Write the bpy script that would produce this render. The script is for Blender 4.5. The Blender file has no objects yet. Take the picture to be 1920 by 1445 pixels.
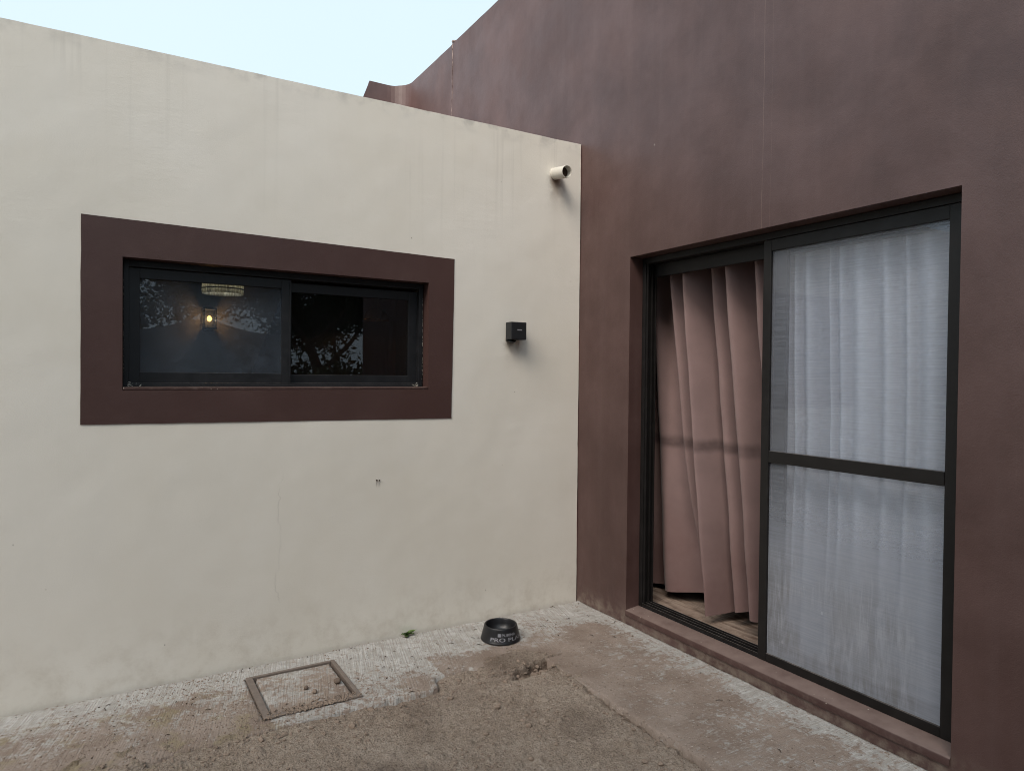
import bpy, bmesh, math, random
import numpy as np
from mathutils import Vector, Matrix, noise as mn

random.seed(7)
scene = bpy.context.scene
COL = scene.collection

# ------------------------------------------------------------------ camera
cam_data = bpy.data.cameras.new("camera")
cam = bpy.data.objects.new("camera", cam_data)
COL.objects.link(cam)
cam_data.sensor_fit = 'HORIZONTAL'
cam_data.sensor_width = 36.0
cam_data.lens = 1268.85 / 1920 * 36.0
cam_data.clip_start = 0.02
cam_data.clip_end = 400
_r = Vector((0.856748, -0.515641, 0.009877))
_d = Vector((0.000597, -0.018160, -0.999835))
_f = Vector((0.515735, 0.856612, -0.015250))
mw = Matrix(((_r.x, -_d.x, -_f.x), (_r.y, -_d.y, -_f.y), (_r.z, -_d.z, -_f.z))).to_4x4()
mw.translation = Vector((-2.71086, -3.63652, 1.5))
cam.matrix_world = mw
scene.camera = cam

# ------------------------------------------------------------------ world: overcast daylight
SUN_EL, SUN_AZ = 41.0, 236.0          # azimuth measured from +Y towards +X
world = bpy.data.worlds.new("World")
scene.world = world
world.use_nodes = True
wn = world.node_tree.nodes; wl = world.node_tree.links
wn.clear()
w_out = wn.new('ShaderNodeOutputWorld')
w_bg = wn.new('ShaderNodeBackground')
w_sky = wn.new('ShaderNodeTexSky')
w_sky.sky_type = 'NISHITA'; w_sky.sun_disc = False
w_sky.sun_elevation = math.radians(SUN_EL)
w_sky.sun_rotation = math.radians(SUN_AZ)
w_sky.air_density = 1.0; w_sky.dust_density = 3.0
w_mix = wn.new('ShaderNodeMix'); w_mix.data_type = 'RGBA'
w_mix.inputs[0].default_value = 0.86      # closed cloud cover over the blue sky
w_cl = wn.new('ShaderNodeTexNoise'); w_cl.inputs['Scale'].default_value = 1.6; w_cl.inputs['Detail'].default_value = 4
w_rmp = wn.new('ShaderNodeValToRGB')
w_rmp.color_ramp.elements[0].color = (5.45, 6.7, 7.6, 1); w_rmp.color_ramp.elements[1].color = (6.05, 7.2, 7.9, 1)
wl.new(w_cl.outputs[0], w_rmp.inputs[0])
wl.new(w_sky.outputs[0], w_mix.inputs[6]); wl.new(w_rmp.outputs[0], w_mix.inputs[7])
wl.new(w_mix.outputs[2], w_bg.inputs[0])
w_bg.inputs[1].default_value = 0.05
wl.new(w_bg.outputs[0], w_out.inputs[0])

sun_data = bpy.data.lights.new("sun", 'SUN')
sun_data.energy = 1.5
sun_data.angle = math.radians(38)
sun_data.color = (1.0, 0.90, 0.80)
sun = bpy.data.objects.new("sun", sun_data)
COL.objects.link(sun)
_el, _az = math.radians(SUN_EL), math.radians(SUN_AZ)
_sd = Vector((math.sin(_az) * math.cos(_el), math.cos(_az) * math.cos(_el), math.sin(_el)))
sun.rotation_euler = (-_sd).to_track_quat('-Z', 'Y').to_euler()
sun.location = _sd * 20

vs = scene.view_settings
vs.view_transform = 'Standard'; vs.look = 'None'; vs.gamma = 1.0; vs.use_curve_mapping = False
vs.exposure = 1.6
scene.cycles.use_denoising = True
scene.cycles.pixel_filter_type = 'BLACKMAN_HARRIS'
scene.cycles.filter_width = 1.0
scene.cycles.max_bounces = 7
scene.cycles.diffuse_bounces = 4
scene.cycles.glossy_bounces = 3
scene.cycles.transparent_max_bounces = 16
scene.cycles.caustics_reflective = False
scene.cycles.caustics_refractive = False
scene.cycles.sample_clamp_indirect = 4.0

# ------------------------------------------------------------------ node helper
class NT:
    def __init__(self, name):
        self.m = bpy.data.materials.new(name); self.m.use_nodes = True
        self.t = self.m.node_tree; self.n = self.t.nodes; self.l = self.t.links
        self.n.clear()
        self.out = self.n.new('ShaderNodeOutputMaterial')
        self.tc = self.n.new('ShaderNodeTexCoord')
        self.P = self.tc.outputs['Object']
    def geo(self):
        g = self.n.new('ShaderNodeNewGeometry'); return g
    def world(self):
        return self.geo().outputs['Position']
    def mapping(self, vec, scale=(1, 1, 1), loc=(0, 0, 0), rot=(0, 0, 0)):
        m = self.n.new('ShaderNodeMapping')
        m.inputs['Scale'].default_value = scale; m.inputs['Location'].default_value = loc
        m.inputs['Rotation'].default_value = rot
        self.l.new(vec, m.inputs['Vector']); return m.outputs[0]
    def noise(self, vec, scale, detail=4, rough=0.55, dist=0.0, color=False):
        x = self.n.new('ShaderNodeTexNoise')
        x.inputs['Scale'].default_value = scale; x.inputs['Detail'].default_value = detail
        x.inputs['Roughness'].default_value = rough; x.inputs['Distortion'].default_value = dist
        self.l.new(vec, x.inputs['Vector']); return x.outputs[1 if color else 0]
    def voronoi(self, vec, scale, feature='F1', out='Distance', rnd=1.0):
        x = self.n.new('ShaderNodeTexVoronoi'); x.feature = feature
        x.inputs['Scale'].default_value = scale; x.inputs['Randomness'].default_value = rnd
        self.l.new(vec, x.inputs['Vector']); return x.outputs[out]
    def wave(self, vec, scale, dist=0.0, detail=2, axis='X'):
        x = self.n.new('ShaderNodeTexWave'); x.bands_direction = axis
        x.inputs['Scale'].default_value = scale; x.inputs['Distortion'].default_value = dist
        x.inputs['Detail'].default_value = detail
        self.l.new(vec, x.inputs['Vector']); return x.outputs[1]
    def rng(self, v, a, b, c=0.0, d=1.0, smooth=True):
        x = self.n.new('ShaderNodeMapRange')
        x.interpolation_type = 'SMOOTHSTEP' if smooth else 'LINEAR'
        for i, q in zip((1, 2, 3, 4), (a, b, c, d)): x.inputs[i].default_value = q
        self.l.new(v, x.inputs[0]); return x.outputs[0]
    def math(self, op, a, b=None):
        x = self.n.new('ShaderNodeMath'); x.operation = op
        for i, q in enumerate((a, b)):
            if q is None: continue
            if isinstance(q, (int, float)): x.inputs[i].default_value = q
            else: self.l.new(q, x.inputs[i])
        return x.outputs[0]
    def mix(self, fac, a, b):
        x = self.n.new('ShaderNodeMix'); x.data_type = 'RGBA'
        for i, q in ((0, fac), (6, a), (7, b)):
            if isinstance(q, (int, float)): x.inputs[i].default_value = q
            elif isinstance(q, tuple): x.inputs[i].default_value = (*q[:3], 1)
            else: self.l.new(q, x.inputs[i])
        return x.outputs[2]
    def sep(self, vec):
        x = self.n.new('ShaderNodeSeparateXYZ'); self.l.new(vec, x.inputs[0]); return x.outputs
    def attr(self, name):
        x = self.n.new('ShaderNodeAttribute'); x.attribute_name = name; return x.outputs['Fac']
    def bump(self, h, strength=0.3, dist=0.01, normal=None):
        x = self.n.new('ShaderNodeBump')
        x.inputs['Strength'].default_value = strength; x.inputs['Distance'].default_value = dist
        self.l.new(h, x.inputs['Height'])
        if normal is not None: self.l.new(normal, x.inputs['Normal'])
        return x.outputs[0]
    def pbr(self, color, rough=0.6, spec=0.5, metal=0.0, normal=None, **kw):
        p = self.n.new('ShaderNodeBsdfPrincipled')
        def s(k, q):
            if isinstance(q, (int, float)): p.inputs[k].default_value = q
            elif isinstance(q, tuple): p.inputs[k].default_value = (*q[:3], 1)
            else: self.l.new(q, p.inputs[k])
        s('Base Color', color); s('Roughness', rough); s('Specular IOR Level', spec); s('Metallic', metal)
        for k, q in kw.items(): s(k.replace('_', ' '), q)
        if normal is not None: self.l.new(normal, p.inputs['Normal'])
        return p.outputs[0]
    def done(self, sh):
        self.l.new(sh, self.out.inputs[0]); return self.m

def simple(name, color, rough=0.6, spec=0.5, metal=0.0, var=0.15, scale=30, bump=0.1):
    t = NT(name); w = t.world()
    n = t.noise(w, scale, 5)
    dark = tuple(c * (1 - var) for c in color); lite = tuple(min(1, c * (1 + var)) for c in color)
    c = t.mix(n, dark, lite)
    return t.done(t.pbr(c, rough, spec, metal, normal=t.bump(n, bump, 0.002)))

# ------------------------------------------------------------------ materials
def mat_cream():
    t = NT("cream_plaster_paint"); w = t.world(); s = t.sep(w)
    big = t.noise(w, 0.9, 4, 0.6); mid = t.noise(w, 6, 5, 0.6)
    col = t.mix(t.rng(big, 0.3, 0.7), (0.745, 0.705, 0.625), (0.795, 0.762, 0.695))
    col = t.mix(t.rng(mid, 0.45, 0.75, 0, 0.25), col, (0.82, 0.79, 0.725))
    # rain streaks that start under the coping
    st = t.noise(t.mapping(w, (26, 26, 0.55)), 1.0, 4, 0.6)
    zz = t.rng(s[2], 1.9, 3.05, 0.05, 1.0)
    f = t.math('MULTIPLY', t.rng(st, 0.52, 0.74, 0, 0.20), t.math('MULTIPLY', zz, t.rng(t.noise(w, 0.8, 3), 0.42, 0.62)))
    col = t.mix(f, col, (0.36, 0.34, 0.30))
    cap = t.math('MULTIPLY', t.rng(s[2], 2.93, 3.03), t.rng(t.noise(w, 9, 5), 0.45, 0.7, 0, 0.5))
    col = t.mix(cap, col, (0.33, 0.32, 0.30))
    # splash-back grime near the ground
    low = t.math('MULTIPLY', t.rng(s[2], 0.42, 0.0), t.rng(t.noise(w, 7, 7, 0.72), 0.40, 0.72, 0, 0.40))
    col = t.mix(low, col, (0.45, 0.385, 0.30))
    # specks
    v = t.voronoi(t.mapping(w, (7, 7, 5.5)), 1.0)
    sp = t.math('MULTIPLY', t.rng(v, 0.035, 0.015), t.rng(t.noise(w, 3, 2), 0.5, 0.6))
    col = t.mix(t.math('MULTIPLY', sp, 0.75), col, (0.16, 0.13, 0.10))
    # drip marks below the pipe, the wall fixture and the two screw holes
    def drip(x0, z0, wd, ln, stg, c, col):
        dx = t.math('ABSOLUTE', t.math('SUBTRACT', t.math('ADD', s[0], t.math('MULTIPLY', t.math('SUBTRACT', t.noise(w, 18, 3), 0.5), wd * 1.2)), x0))
        a = t.rng(dx, wd, wd * 0.1)
        b = t.rng(s[2], z0 - ln, z0); b = t.math('MULTIPLY', b, b)
        k = t.rng(s[2], z0 + 0.012, z0)
        f = t.math('MULTIPLY', t.math('MULTIPLY', a, b), t.math('MULTIPLY', k, stg))
        return t.mix(f, col, c)
    col = drip(-0.209, 2.782, 0.045, 0.20, 1.0, (0.15, 0.085, 0.05), col)
    col = drip(-0.205, 2.785, 0.09, 0.45, 0.45, (0.30, 0.27, 0.24), col)
    col = drip(-0.545, 1.725, 0.045, 0.13, 0.85, (0.16, 0.135, 0.10), col)
    col = drip(-0.515, 1.725, 0.09, 0.30, 0.4, (0.33, 0.28, 0.24), col)
    col = drip(-1.402, 0.89, 0.008, 0.045, 0.6, (0.18, 0.16, 0.14), col)
    col = drip(-1.386, 0.885, 0.012, 0.04, 0.5, (0.22, 0.2, 0.18), col)
    # hairline crack below the window
    cx_ = t.math('ABSOLUTE', t.math('SUBTRACT', s[0], t.math('ADD', -1.93, t.math('MULTIPLY', t.math('SUBTRACT', t.noise(t.mapping(w, (0, 0, 1)), 3.5, 6, 0.7), 0.5), 0.22))))
    ck = t.math('MULTIPLY', t.rng(cx_, 0.004, 0.001), t.math('MULTIPLY', t.rng(s[2], 0.22, 0.35), t.rng(s[2], 1.05, 0.8)))
    col = t.mix(t.math('MULTIPLY', ck, t.rng(t.noise(w, 9, 3), 0.35, 0.6, 0, 0.22)), col, (0.30, 0.27, 0.23))
    fine = t.noise(w, 160, 3, 0.6); rip = t.noise(t.mapping(w, (9, 9, 26)), 1.0, 4, 0.6)
    h = t.math('ADD', t.math('MULTIPLY', fine, 0.25), t.math('ADD', t.math('MULTIPLY', rip, t.rng(t.noise(w, 1.7, 3), 0.4, 0.65, 0.10, 0.45)), t.math('MULTIPLY', t.noise(w, 2.2, 4), 1.3)))
    return t.done(t.pbr(col, 0.78, 0.3, normal=t.bump(h, 0.28, 0.008)))

def maroon(t, w):
    big = t.noise(w, 0.8, 5, 0.6, 0.4); mid = t.noise(w, 5, 5, 0.6)
    col = t.mix(t.rng(big, 0.3, 0.7), (0.060, 0.030, 0.026), (0.073, 0.0385, 0.034))
    col = t.mix(t.rng(mid, 0.45, 0.8, 0, 0.4), col, (0.095, 0.055, 0.049))
    return col

def mat_maroon(wall=True):
    t = NT("maroon_plaster_paint" if wall else "maroon_surround_paint"); w = t.world(); s = t.sep(w)
    col = maroon(t, w)
    rough = 0.44
    if wall:
        # chalky, weathered blotches
        ck = t.math('ADD', t.noise(w, 1.3, 6, 0.6, 0.5), t.math('MULTIPLY', t.noise(t.mapping(w, (3, 3, 1.8), rot=(0.6, 0, 0)), 1.0, 6, 0.66), 0.6))
        col = t.mix(t.rng(ck, 0.6, 1.1, 0, 0.5), col, (0.150, 0.090, 0.083))
        st = t.noise(t.mapping(w, (14, 14, 0.4)), 1.0, 4, 0.6)
        col = t.mix(t.rng(st, 0.45, 0.8, 0, 0.07), col, (0.20, 0.145, 0.138))
        st2 = t.noise(t.mapping(w, (20, 20, 0.7), (3, 1, 0)), 1.0, 4, 0.6)
        col = t.mix(t.rng(st2, 0.5, 0.8, 0, 0.06), col, (0.07, 0.05, 0.048))
        # pale vertical run-off lines
        for y0, wd, a, zb in ((-1.452, 0.003, 0.24, 2.0), (-1.50, 0.0025, 0.10, 2.2), (-1.39, 0.002, 0.08, 2.1)):
            dy = t.math('ABSOLUTE', t.math('SUBTRACT', s[1], t.math('ADD', y0, t.math('MULTIPLY', t.math('SUBTRACT', t.noise(t.mapping(w, (0, 0, 1)), 1.5, 2), 0.5), 0.03))))
            col = t.mix(t.math('MULTIPLY', t.rng(dy, wd, wd * 0.2), t.math('MULTIPLY', a, t.rng(t.noise(t.mapping(w, (0, 0, 1)), 7, 3), 0.3, 0.6))), col, (0.30, 0.21, 0.17))
        # dust splashed up from the concrete
        low = t.math('MULTIPLY', t.rng(s[2], 0.14, -0.01), t.rng(t.noise(w, 14, 5, 0.65), 0.38, 0.7, 0, 0.7))
        col = t.mix(low, col, (0.27, 0.225, 0.18))
        # small scuffs
        v = t.voronoi(t.mapping(w, (3, 3, 2.4)), 1.0)
        col = t.mix(t.rng(v, 0.018, 0.006, 0, 0.8), col, (0.34, 0.30, 0.27))
    fine = t.noise(w, 170, 3, 0.6); rip = t.noise(w, 14, 6, 0.65)
    h = t.math('ADD', t.math('MULTIPLY', fine, 0.35), t.math('ADD', t.math('MULTIPLY', rip, 0.6), t.math('MULTIPLY', t.noise(w, 2.0, 4), 2.2)))
    return t.done(t.pbr(col, t.rng(t.noise(w, 3, 4), 0.3, 0.7, rough - 0.05, rough + 0.08), 0.5 if wall else 0.4, normal=t.bump(h, 0.30, 0.008)))

def mat_ledge():
    t = NT("maroon_threshold_paint"); w = t.world()
    col = maroon(t, w)
    col = t.mix(t.rng(t.noise(w, 22, 6, 0.65), 0.45, 0.75, 0, 0.30), col, (0.20, 0.15, 0.125))
    up = t.sep(t.geo().outputs['Normal'])
    dust = t.math('MULTIPLY', t.rng(up[2], 0.5, 0.9), t.rng(t.noise(w, 9, 6, 0.6), 0.2, 0.7, 0.35, 0.75))
    col = t.mix(dust, col, (0.235, 0.172, 0.150))
    v = t.voronoi(t.mapping(w, (30, 30, 30)), 1.0)
    col = t.mix(t.math('MULTIPLY', t.rng(v, 0.13, 0.06), t.rng(t.noise(w, 6, 2), 0.5, 0.62)), col, (0.45, 0.40, 0.34))
    h = t.noise(w, 60, 4)
    return t.done(t.pbr(col, 0.6, 0.4, normal=t.bump(h, 0.35, 0.004)))

def mat_concrete():
    t = NT("lime_washed_concrete"); w = t.world(); s = t.sep(w)
    dust = t.attr('dust'); moss = t.attr('moss'); broom = t.attr('broom')
    n1 = t.noise(w, 14, 6, 0.65); n2 = t.noise(w, 60, 5, 0.65); n3 = t.noise(w, 220, 3, 0.6)
    n4 = t.noise(w, 26, 6, 0.7)
    base = t.mix(t.rng(n1, 0.3, 0.7), (0.40, 0.385, 0.365), (0.59, 0.585, 0.57))
    base = t.mix(t.rng(n4, 0.5, 0.7, 0, 0.45), base, (0.37, 0.325, 0.285))
    base = t.mix(t.rng(n2, 0.52, 0.72, 0, 0.6), base, (0.34, 0.30, 0.26))
    # broom strokes
    bx_ = t.noise(t.mapping(w, (5, 130, 1)), 1.0, 3, 0.6)      # strokes along X (right strip)
    by_ = t.noise(t.mapping(t.mapping(w, (1, 1, 1), rot=(0, 0, 0.25)), (130, 5, 1)), 1.0, 3, 0.6)
    br = t.math('ADD', t.math('MULTIPLY', bx_, broom), t.math('MULTIPLY', by_, t.math('SUBTRACT', 1.0, broom)))
    base = t.mix(t.rng(br, 0.40, 0.60, 0.5, 0), base, (0.29, 0.25, 0.21))
    dn = t.math('ADD', dust, t.math('MULTIPLY', t.math('SUBTRACT', t.math('ADD', n1, t.math('MULTIPLY', n2, 0.6)), 0.8), 0.9))
    dn = t.math('ADD', dn, t.math('MULTIPLY', t.math('SUBTRACT', br, 0.5), 1.0))
    dn = t.math('ADD', dn, t.math('MULTIPLY', t.math('SUBTRACT', n4, 0.5), 1.7))
    dcol = t.mix(t.rng(t.noise(w, 5, 4), 0.3, 0.7), (0.225, 0.165, 0.130), (0.345, 0.275, 0.230))
    dcol = t.mix(t.rng(n3, 0.3, 0.7, 0, 0.45), dcol, (0.20, 0.145, 0.11))
    col = t.mix(t.rng(dn, 0.22, 0.62, 0, 0.93), base, dcol)
    fl = t.math('MULTIPLY', t.rng(t.noise(w, 75, 4, 0.7), 0.58, 0.70), t.rng(n4, 0.42, 0.6))
    col = t.mix(t.math('MULTIPLY', fl, 0.8), col, (0.62, 0.565, 0.51))
    mo = t.math('MULTIPLY', moss, t.rng(t.noise(w, 7, 6, 0.65), 0.5, 0.66))
    col = t.mix(t.math('MULTIPLY', mo, 0.5), col, (0.27, 0.225, 0.115))
    col = t.mix(t.rng(t.noise(w, 38, 6, 0.75), 0.57, 0.68, 0, 0.75), col, (0.115, 0.085, 0.066))
    h = t.math('ADD', t.math('MULTIPLY', br, 1.2), t.math('ADD', n2, t.math('MULTIPLY', n3, 0.4)))
    return t.done(t.pbr(col, 0.85, 0.3, normal=t.bump(h, 0.8, 0.007)))

def mat_soil():
    t = NT("dry_sandy_soil"); w = t.world()
    n1 = t.noise(w, 3, 6, 0.65); n2 = t.noise(w, 35, 6, 0.7); n3 = t.noise(w, 190, 4, 0.7)
    v = t.voronoi(w, 120)
    n5 = t.noise(w, 85, 5, 0.7)
    col = t.mix(t.rng(n1, 0.3, 0.7), (0.340, 0.268, 0.212), (0.430, 0.352, 0.288))
    col = t.mix(t.rng(n2, 0.45, 0.75, 0, 0.55), col, (0.165, 0.118, 0.086))
    col = t.mix(t.rng(n3, 0.52, 0.72, 0, 0.8), col, (0.56, 0.475, 0.40))
    col = t.mix(t.rng(n3, 0.44, 0.28, 0, 0.8), col, (0.11, 0.078, 0.056))
    col = t.mix(t.rng(n5, 0.52, 0.66, 0, 0.65), col, (0.115, 0.082, 0.060))
    col = t.mix(t.rng(n5, 0.46, 0.32, 0, 0.6), col, (0.56, 0.475, 0.40))
    mo = t.math('MULTIPLY', t.attr('moss'), t.rng(t.noise(w, 7, 6, 0.6), 0.45, 0.66))
    col = t.mix(t.math('MULTIPLY', mo, 0.55), col, (0.25, 0.205, 0.105))
    col = t.mix(t.math('MULTIPLY', t.attr('damp_dark'), 0.75), col, (0.085, 0.055, 0.04))
    h = t.math('ADD', t.math('ADD', n2, n5), t.math('ADD', t.math('MULTIPLY', n3, 0.8), t.math('MULTIPLY', v, 0.6)))
    return t.done(t.pbr(col, 0.95, 0.15, normal=t.bump(h, 0.9, 0.012)))

def mat_alu(name, c=(0.012, 0.0125, 0.0145), rough=0.45):
    t = NT(name); w = t.world()
    n = t.noise(w, 18, 5, 0.65)
    col = t.mix(t.rng(n, 0.4, 0.75, 0, 0.5), c, tuple(x * 1.9 for x in c))
    du = t.sep(t.geo().outputs['Normal'])
    col = t.mix(t.math('MULTIPLY', t.rng(du[2], 0.6, 0.95), t.rng(n, 0.3, 0.7, 0.15, 0.5)), col, (0.24, 0.21, 0.19))
    return t.done(t.pbr(col, t.rng(n, 0.3, 0.7, rough - 0.06, rough + 0.1), 0.3, normal=t.bump(t.noise(w, 300, 2), 0.05, 0.001)))

def mat_glass(name, dust=0.05, tint=(0.80, 0.86, 0.90), smear=False, dcol=(0.45, 0.48, 0.52)):
    t = NT(name); w = t.world(); s = t.sep(w)
    tr = t.n.new('ShaderNodeBsdfTransparent'); tr.inputs[0].default_value = (*tint, 1)
    gl = t.n.new('ShaderNodeBsdfGlossy'); gl.inputs['Roughness'].default_value = 0.0
    gl.inputs[0].default_value = (0.95, 0.97, 1.0, 1)
    wob = t.noise(w, 1.8, 2)
    t.l.new(t.bump(wob, 0.05, 0.006), gl.inputs['Normal'])
    fr = t.n.new('ShaderNodeFresnel')
    back = t.geo().outputs['Backfacing']          # both faces of the thin sheet reflect alike
    t.l.new(t.rng(back, 0, 1, 1.5, 1 / 1.5, False), fr.inputs[0])
    f2 = t.math('MINIMUM', t.math('MULTIPLY', fr.outputs[0], 0.5 if smear else 0.85), 1.0)
    mx = t.n.new('ShaderNodeMixShader'); t.l.new(f2, mx.inputs[0])
    t.l.new(tr.outputs[0], mx.inputs[1]); t.l.new(gl.outputs[0], mx.inputs[2])
    di = t.n.new('ShaderNodeBsdfDiffuse'); di.inputs[0].default_value = (*dcol, 1)
    m2 = t.n.new('ShaderNodeMixShader')
    d = t.rng(t.noise(w, 7, 5, 0.65), 0.25, 0.75, dust * (0.88 if smear else 0.6), dust * (1.12 if smear else 1.4))
    if smear:
        # fine woven ripple, muzzle smears and mud towards the bottom
        rip = t.noise(t.mapping(w, (4, 5, 210), rot=(0.06, 0, 0)), 1.0, 2, 0.6, 0.2)
        d = t.math('ADD', d, t.rng(rip, 0.3, 0.7, -0.05, 0.05))
        sm = t.noise(t.mapping(w, (1, 42, 5.5), rot=(0.18, 0, 0)), 1.0, 5, 0.7, 0.6)
        lowm = t.math('MULTIPLY', t.rng(s[2], 0.80, 0.40), t.rng(t.noise(w, 3.2, 4), 0.38, 0.62))
        d = t.math('ADD', d, t.math('MULTIPLY', t.rng(sm, 0.40, 0.75, -0.04, 0.30), lowm))
        gr = t.mix(t.math('MULTIPLY', lowm, t.rng(sm, 0.3, 0.6, 0.7, 0.3)), dcol, (0.30, 0.295, 0.30))
        gr = t.mix(t.rng(t.noise(w, 2.5, 4), 0.45, 0.7, 0, 0.3), gr, (0.36, 0.36, 0.39))
        d = t.math('ADD', d, t.math('MULTIPLY', t.rng(s[2], 1.1, 0.5), 0.34))
        t.l.new(gr, di.inputs[0])
        v = t.voronoi(t.mapping(w, (9, 9, 6)), 1.0)
        d = t.math('ADD', d, t.math('MULTIPLY', t.rng(v, 0.07, 0.03, 0, 0.5), t.rng(s[2], 0.7, 0.4)))
        d = t.math('MAXIMUM', t.math('MINIMUM', d, 0.9), 0.02)
    d = t.math('MULTIPLY', d, t.math('SUBTRACT', 1.0, back))
    t.l.new(d, m2.inputs[0]); t.l.new(mx.outputs[0], m2.inputs[1]); t.l.new(di.outputs[0], m2.inputs[2])
    return t.done(m2.outputs[0])

def mat_fabric(name, c, trans=0.25, band=False, weave=700):
    t = NT(name); w = t.world(); s = t.sep(w)
    n = t.noise(w, 5, 4); f = t.noise(t.mapping(w, (weave, weave, weave)), 1.0, 2)
    col = t.mix(t.rng(n, 0.3, 0.7), tuple(x * 0.93 for x in c), tuple(min(1, x * 1.07) for x in c))
    col = t.mix(t.rng(f, 0.3, 0.7, 0, 0.12), col, tuple(x * 0.7 for x in c))
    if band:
        # a wide dark band across the cloth, a thin crease, a lower half painted darker for weak sky light
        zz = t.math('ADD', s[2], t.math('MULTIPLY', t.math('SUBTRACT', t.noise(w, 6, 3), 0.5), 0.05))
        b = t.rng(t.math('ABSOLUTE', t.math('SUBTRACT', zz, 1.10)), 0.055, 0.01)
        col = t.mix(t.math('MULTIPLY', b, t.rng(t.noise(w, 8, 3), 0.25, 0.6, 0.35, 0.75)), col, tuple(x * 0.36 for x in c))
        lo = t.math('MULTIPLY', t.rng(s[2], 0.95, 0.25), t.rng(t.noise(w, 4, 5), 0.3, 0.7, 0.35, 0.75))
        col = t.mix(lo, col, (c[0] * 0.62, c[1] * 0.52, c[2] * 0.5))
    di = t.pbr(col, 0.9, 0.15, normal=t.bump(t.math('ADD', f, t.math('MULTIPLY', t.noise(w, 40, 4), 2)), 0.2, 0.002), Sheen_Weight=0.15)
    tl = t.n.new('ShaderNodeBsdfTranslucent'); t.l.new(col, tl.inputs[0])
    m = t.n.new('ShaderNodeMixShader'); m.inputs[0].default_value = trans
    t.l.new(di, m.inputs[1]); t.l.new(tl.outputs[0], m.inputs[2])
    return t.done(m.outputs[0])

def mat_floor():
    t = NT("wood_look_floor"); w = t.world()
    g = t.noise(t.mapping(w, (26, 3.0, 3)), 1.0, 6, 0.65, 0.8)
    col = t.mix(t.rng(g, 0.3, 0.7), (0.14, 0.095, 0.072), (0.40, 0.31, 0.25))
    col = t.mix(t.rng(t.noise(w, 30, 5), 0.5, 0.75, 0, 0.5), col, (0.09, 0.06, 0.045))
    return t.done(t.pbr(col, 0.55, 0.4, normal=t.bump(g, 0.15, 0.003)))

def mat_emit(name, c, s):
    t = NT(name); e = t.n.new('ShaderNodeEmission')
    e.inputs[0].default_value = (*c, 1); e.inputs[1].default_value = s
    return t.done(e.outputs[0])

def mat_shade():
    t = NT("woven_lampshade"); w = t.world()
    p = t.noise(t.mapping(t.P, (90, 90, 4)), 1.0, 3, 0.7)
    col = t.mix(t.rng(p, 0.35, 0.65), (0.30, 0.27, 0.20), (0.80, 0.76, 0.62))
    di = t.pbr(col, 0.9, 0.1)
    tl = t.n.new('ShaderNodeBsdfTranslucent'); t.l.new(col, tl.inputs[0])
    m = t.n.new('ShaderNodeMixShader'); m.inputs[0].default_value = 0.6
    t.l.new(di, m.inputs[1]); t.l.new(tl.outputs[0], m.inputs[2])
    return t.done(m.outputs[0])

def mat_leaf(name, a, b):
    t = NT(name); w = t.world()
    col = t.mix(t.rng(t.noise(w, 4, 4), 0.3, 0.7), a, b)
    di = t.pbr(col, 0.6, 0.3)
    tl = t.n.new('ShaderNodeBsdfTranslucent'); t.l.new(col, tl.inputs[0])
    m = t.n.new('ShaderNodeMixShader'); m.inputs[0].default_value = 0.25
    t.l.new(di, m.inputs[1]); t.l.new(tl.outputs[0], m.inputs[2])
    return t.done(m.outputs[0])

def mat_joint():
    t = NT("cracked_sealant"); w = t.world()
    n = t.noise(t.mapping(w, (30, 30, 9)), 1.0, 3, 0.7)
    col = t.mix(t.rng(n, 0.42, 0.6), (0.06, 0.04, 0.037), (0.40, 0.32, 0.29))
    return t.done(t.pbr(col, 0.9, 0.2))

M_CREAM = mat_cream(); M_MAROON = mat_maroon(True); M_TRIM = mat_maroon(False); M_LEDGE = mat_ledge()
M_CONC = mat_concrete(); M_SOIL = mat_soil()
M_ALU = mat_alu("charcoal_aluminium"); M_ALU2 = mat_alu("dark_brown_aluminium", (0.011, 0.0098, 0.0095), 0.48)
M_RUB = simple("black_rubber_seal", (0.008, 0.008, 0.009), 0.6, 0.3)
M_GL_SCREEN = mat_glass("dusty_window_glass", 0.11, (0.80, 0.84, 0.88), dcol=(0.28, 0.35, 0.44))
M_GL_CLEAR = mat_glass("clear_window_glass", 0.006, (0.62, 0.66, 0.70))
M_GL_DIRTY = mat_glass("grimy_door_glass", 0.30, (0.96, 0.98, 1.0), True, (0.37, 0.395, 0.455))
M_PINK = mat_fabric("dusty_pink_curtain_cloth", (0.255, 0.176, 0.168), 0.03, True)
def mat_sheer():
    t = NT("white_sheer_cloth"); w = t.world()
    wv = t.noise(t.mapping(w, (3, 10, 240)), 1.0, 2, 0.6)
    col = t.mix(t.rng(wv, 0.3, 0.7), (0.84, 0.87, 0.93), (0.93, 0.95, 0.99))
    di = t.pbr(col, 0.9, 0.1)
    tl = t.n.new('ShaderNodeBsdfTranslucent'); t.l.new(col, tl.inputs[0])
    m = t.n.new('ShaderNodeMixShader'); m.inputs[0].default_value = 0.08
    t.l.new(di, m.inputs[1]); t.l.new(tl.outputs[0], m.inputs[2])
    tr = t.n.new('ShaderNodeBsdfTransparent')
    m2 = t.n.new('ShaderNodeMixShader'); t.l.new(t.attr('weave'), m2.inputs[0])
    t.l.new(tr.outputs[0], m2.inputs[1]); t.l.new(m.outputs[0], m2.inputs[2])
    return t.done(m2.outputs[0])
M_SHEER = mat_sheer()
M_FLOOR = mat_floor()
M_PVC = simple("painted_pvc", (0.60, 0.57, 0.50), 0.5, 0.4, var=0.1, scale=40)
M_BLACK = simple("matt_black_plastic", (0.011, 0.012, 0.014), 0.5, 0.5, var=0.3, scale=60)
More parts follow.
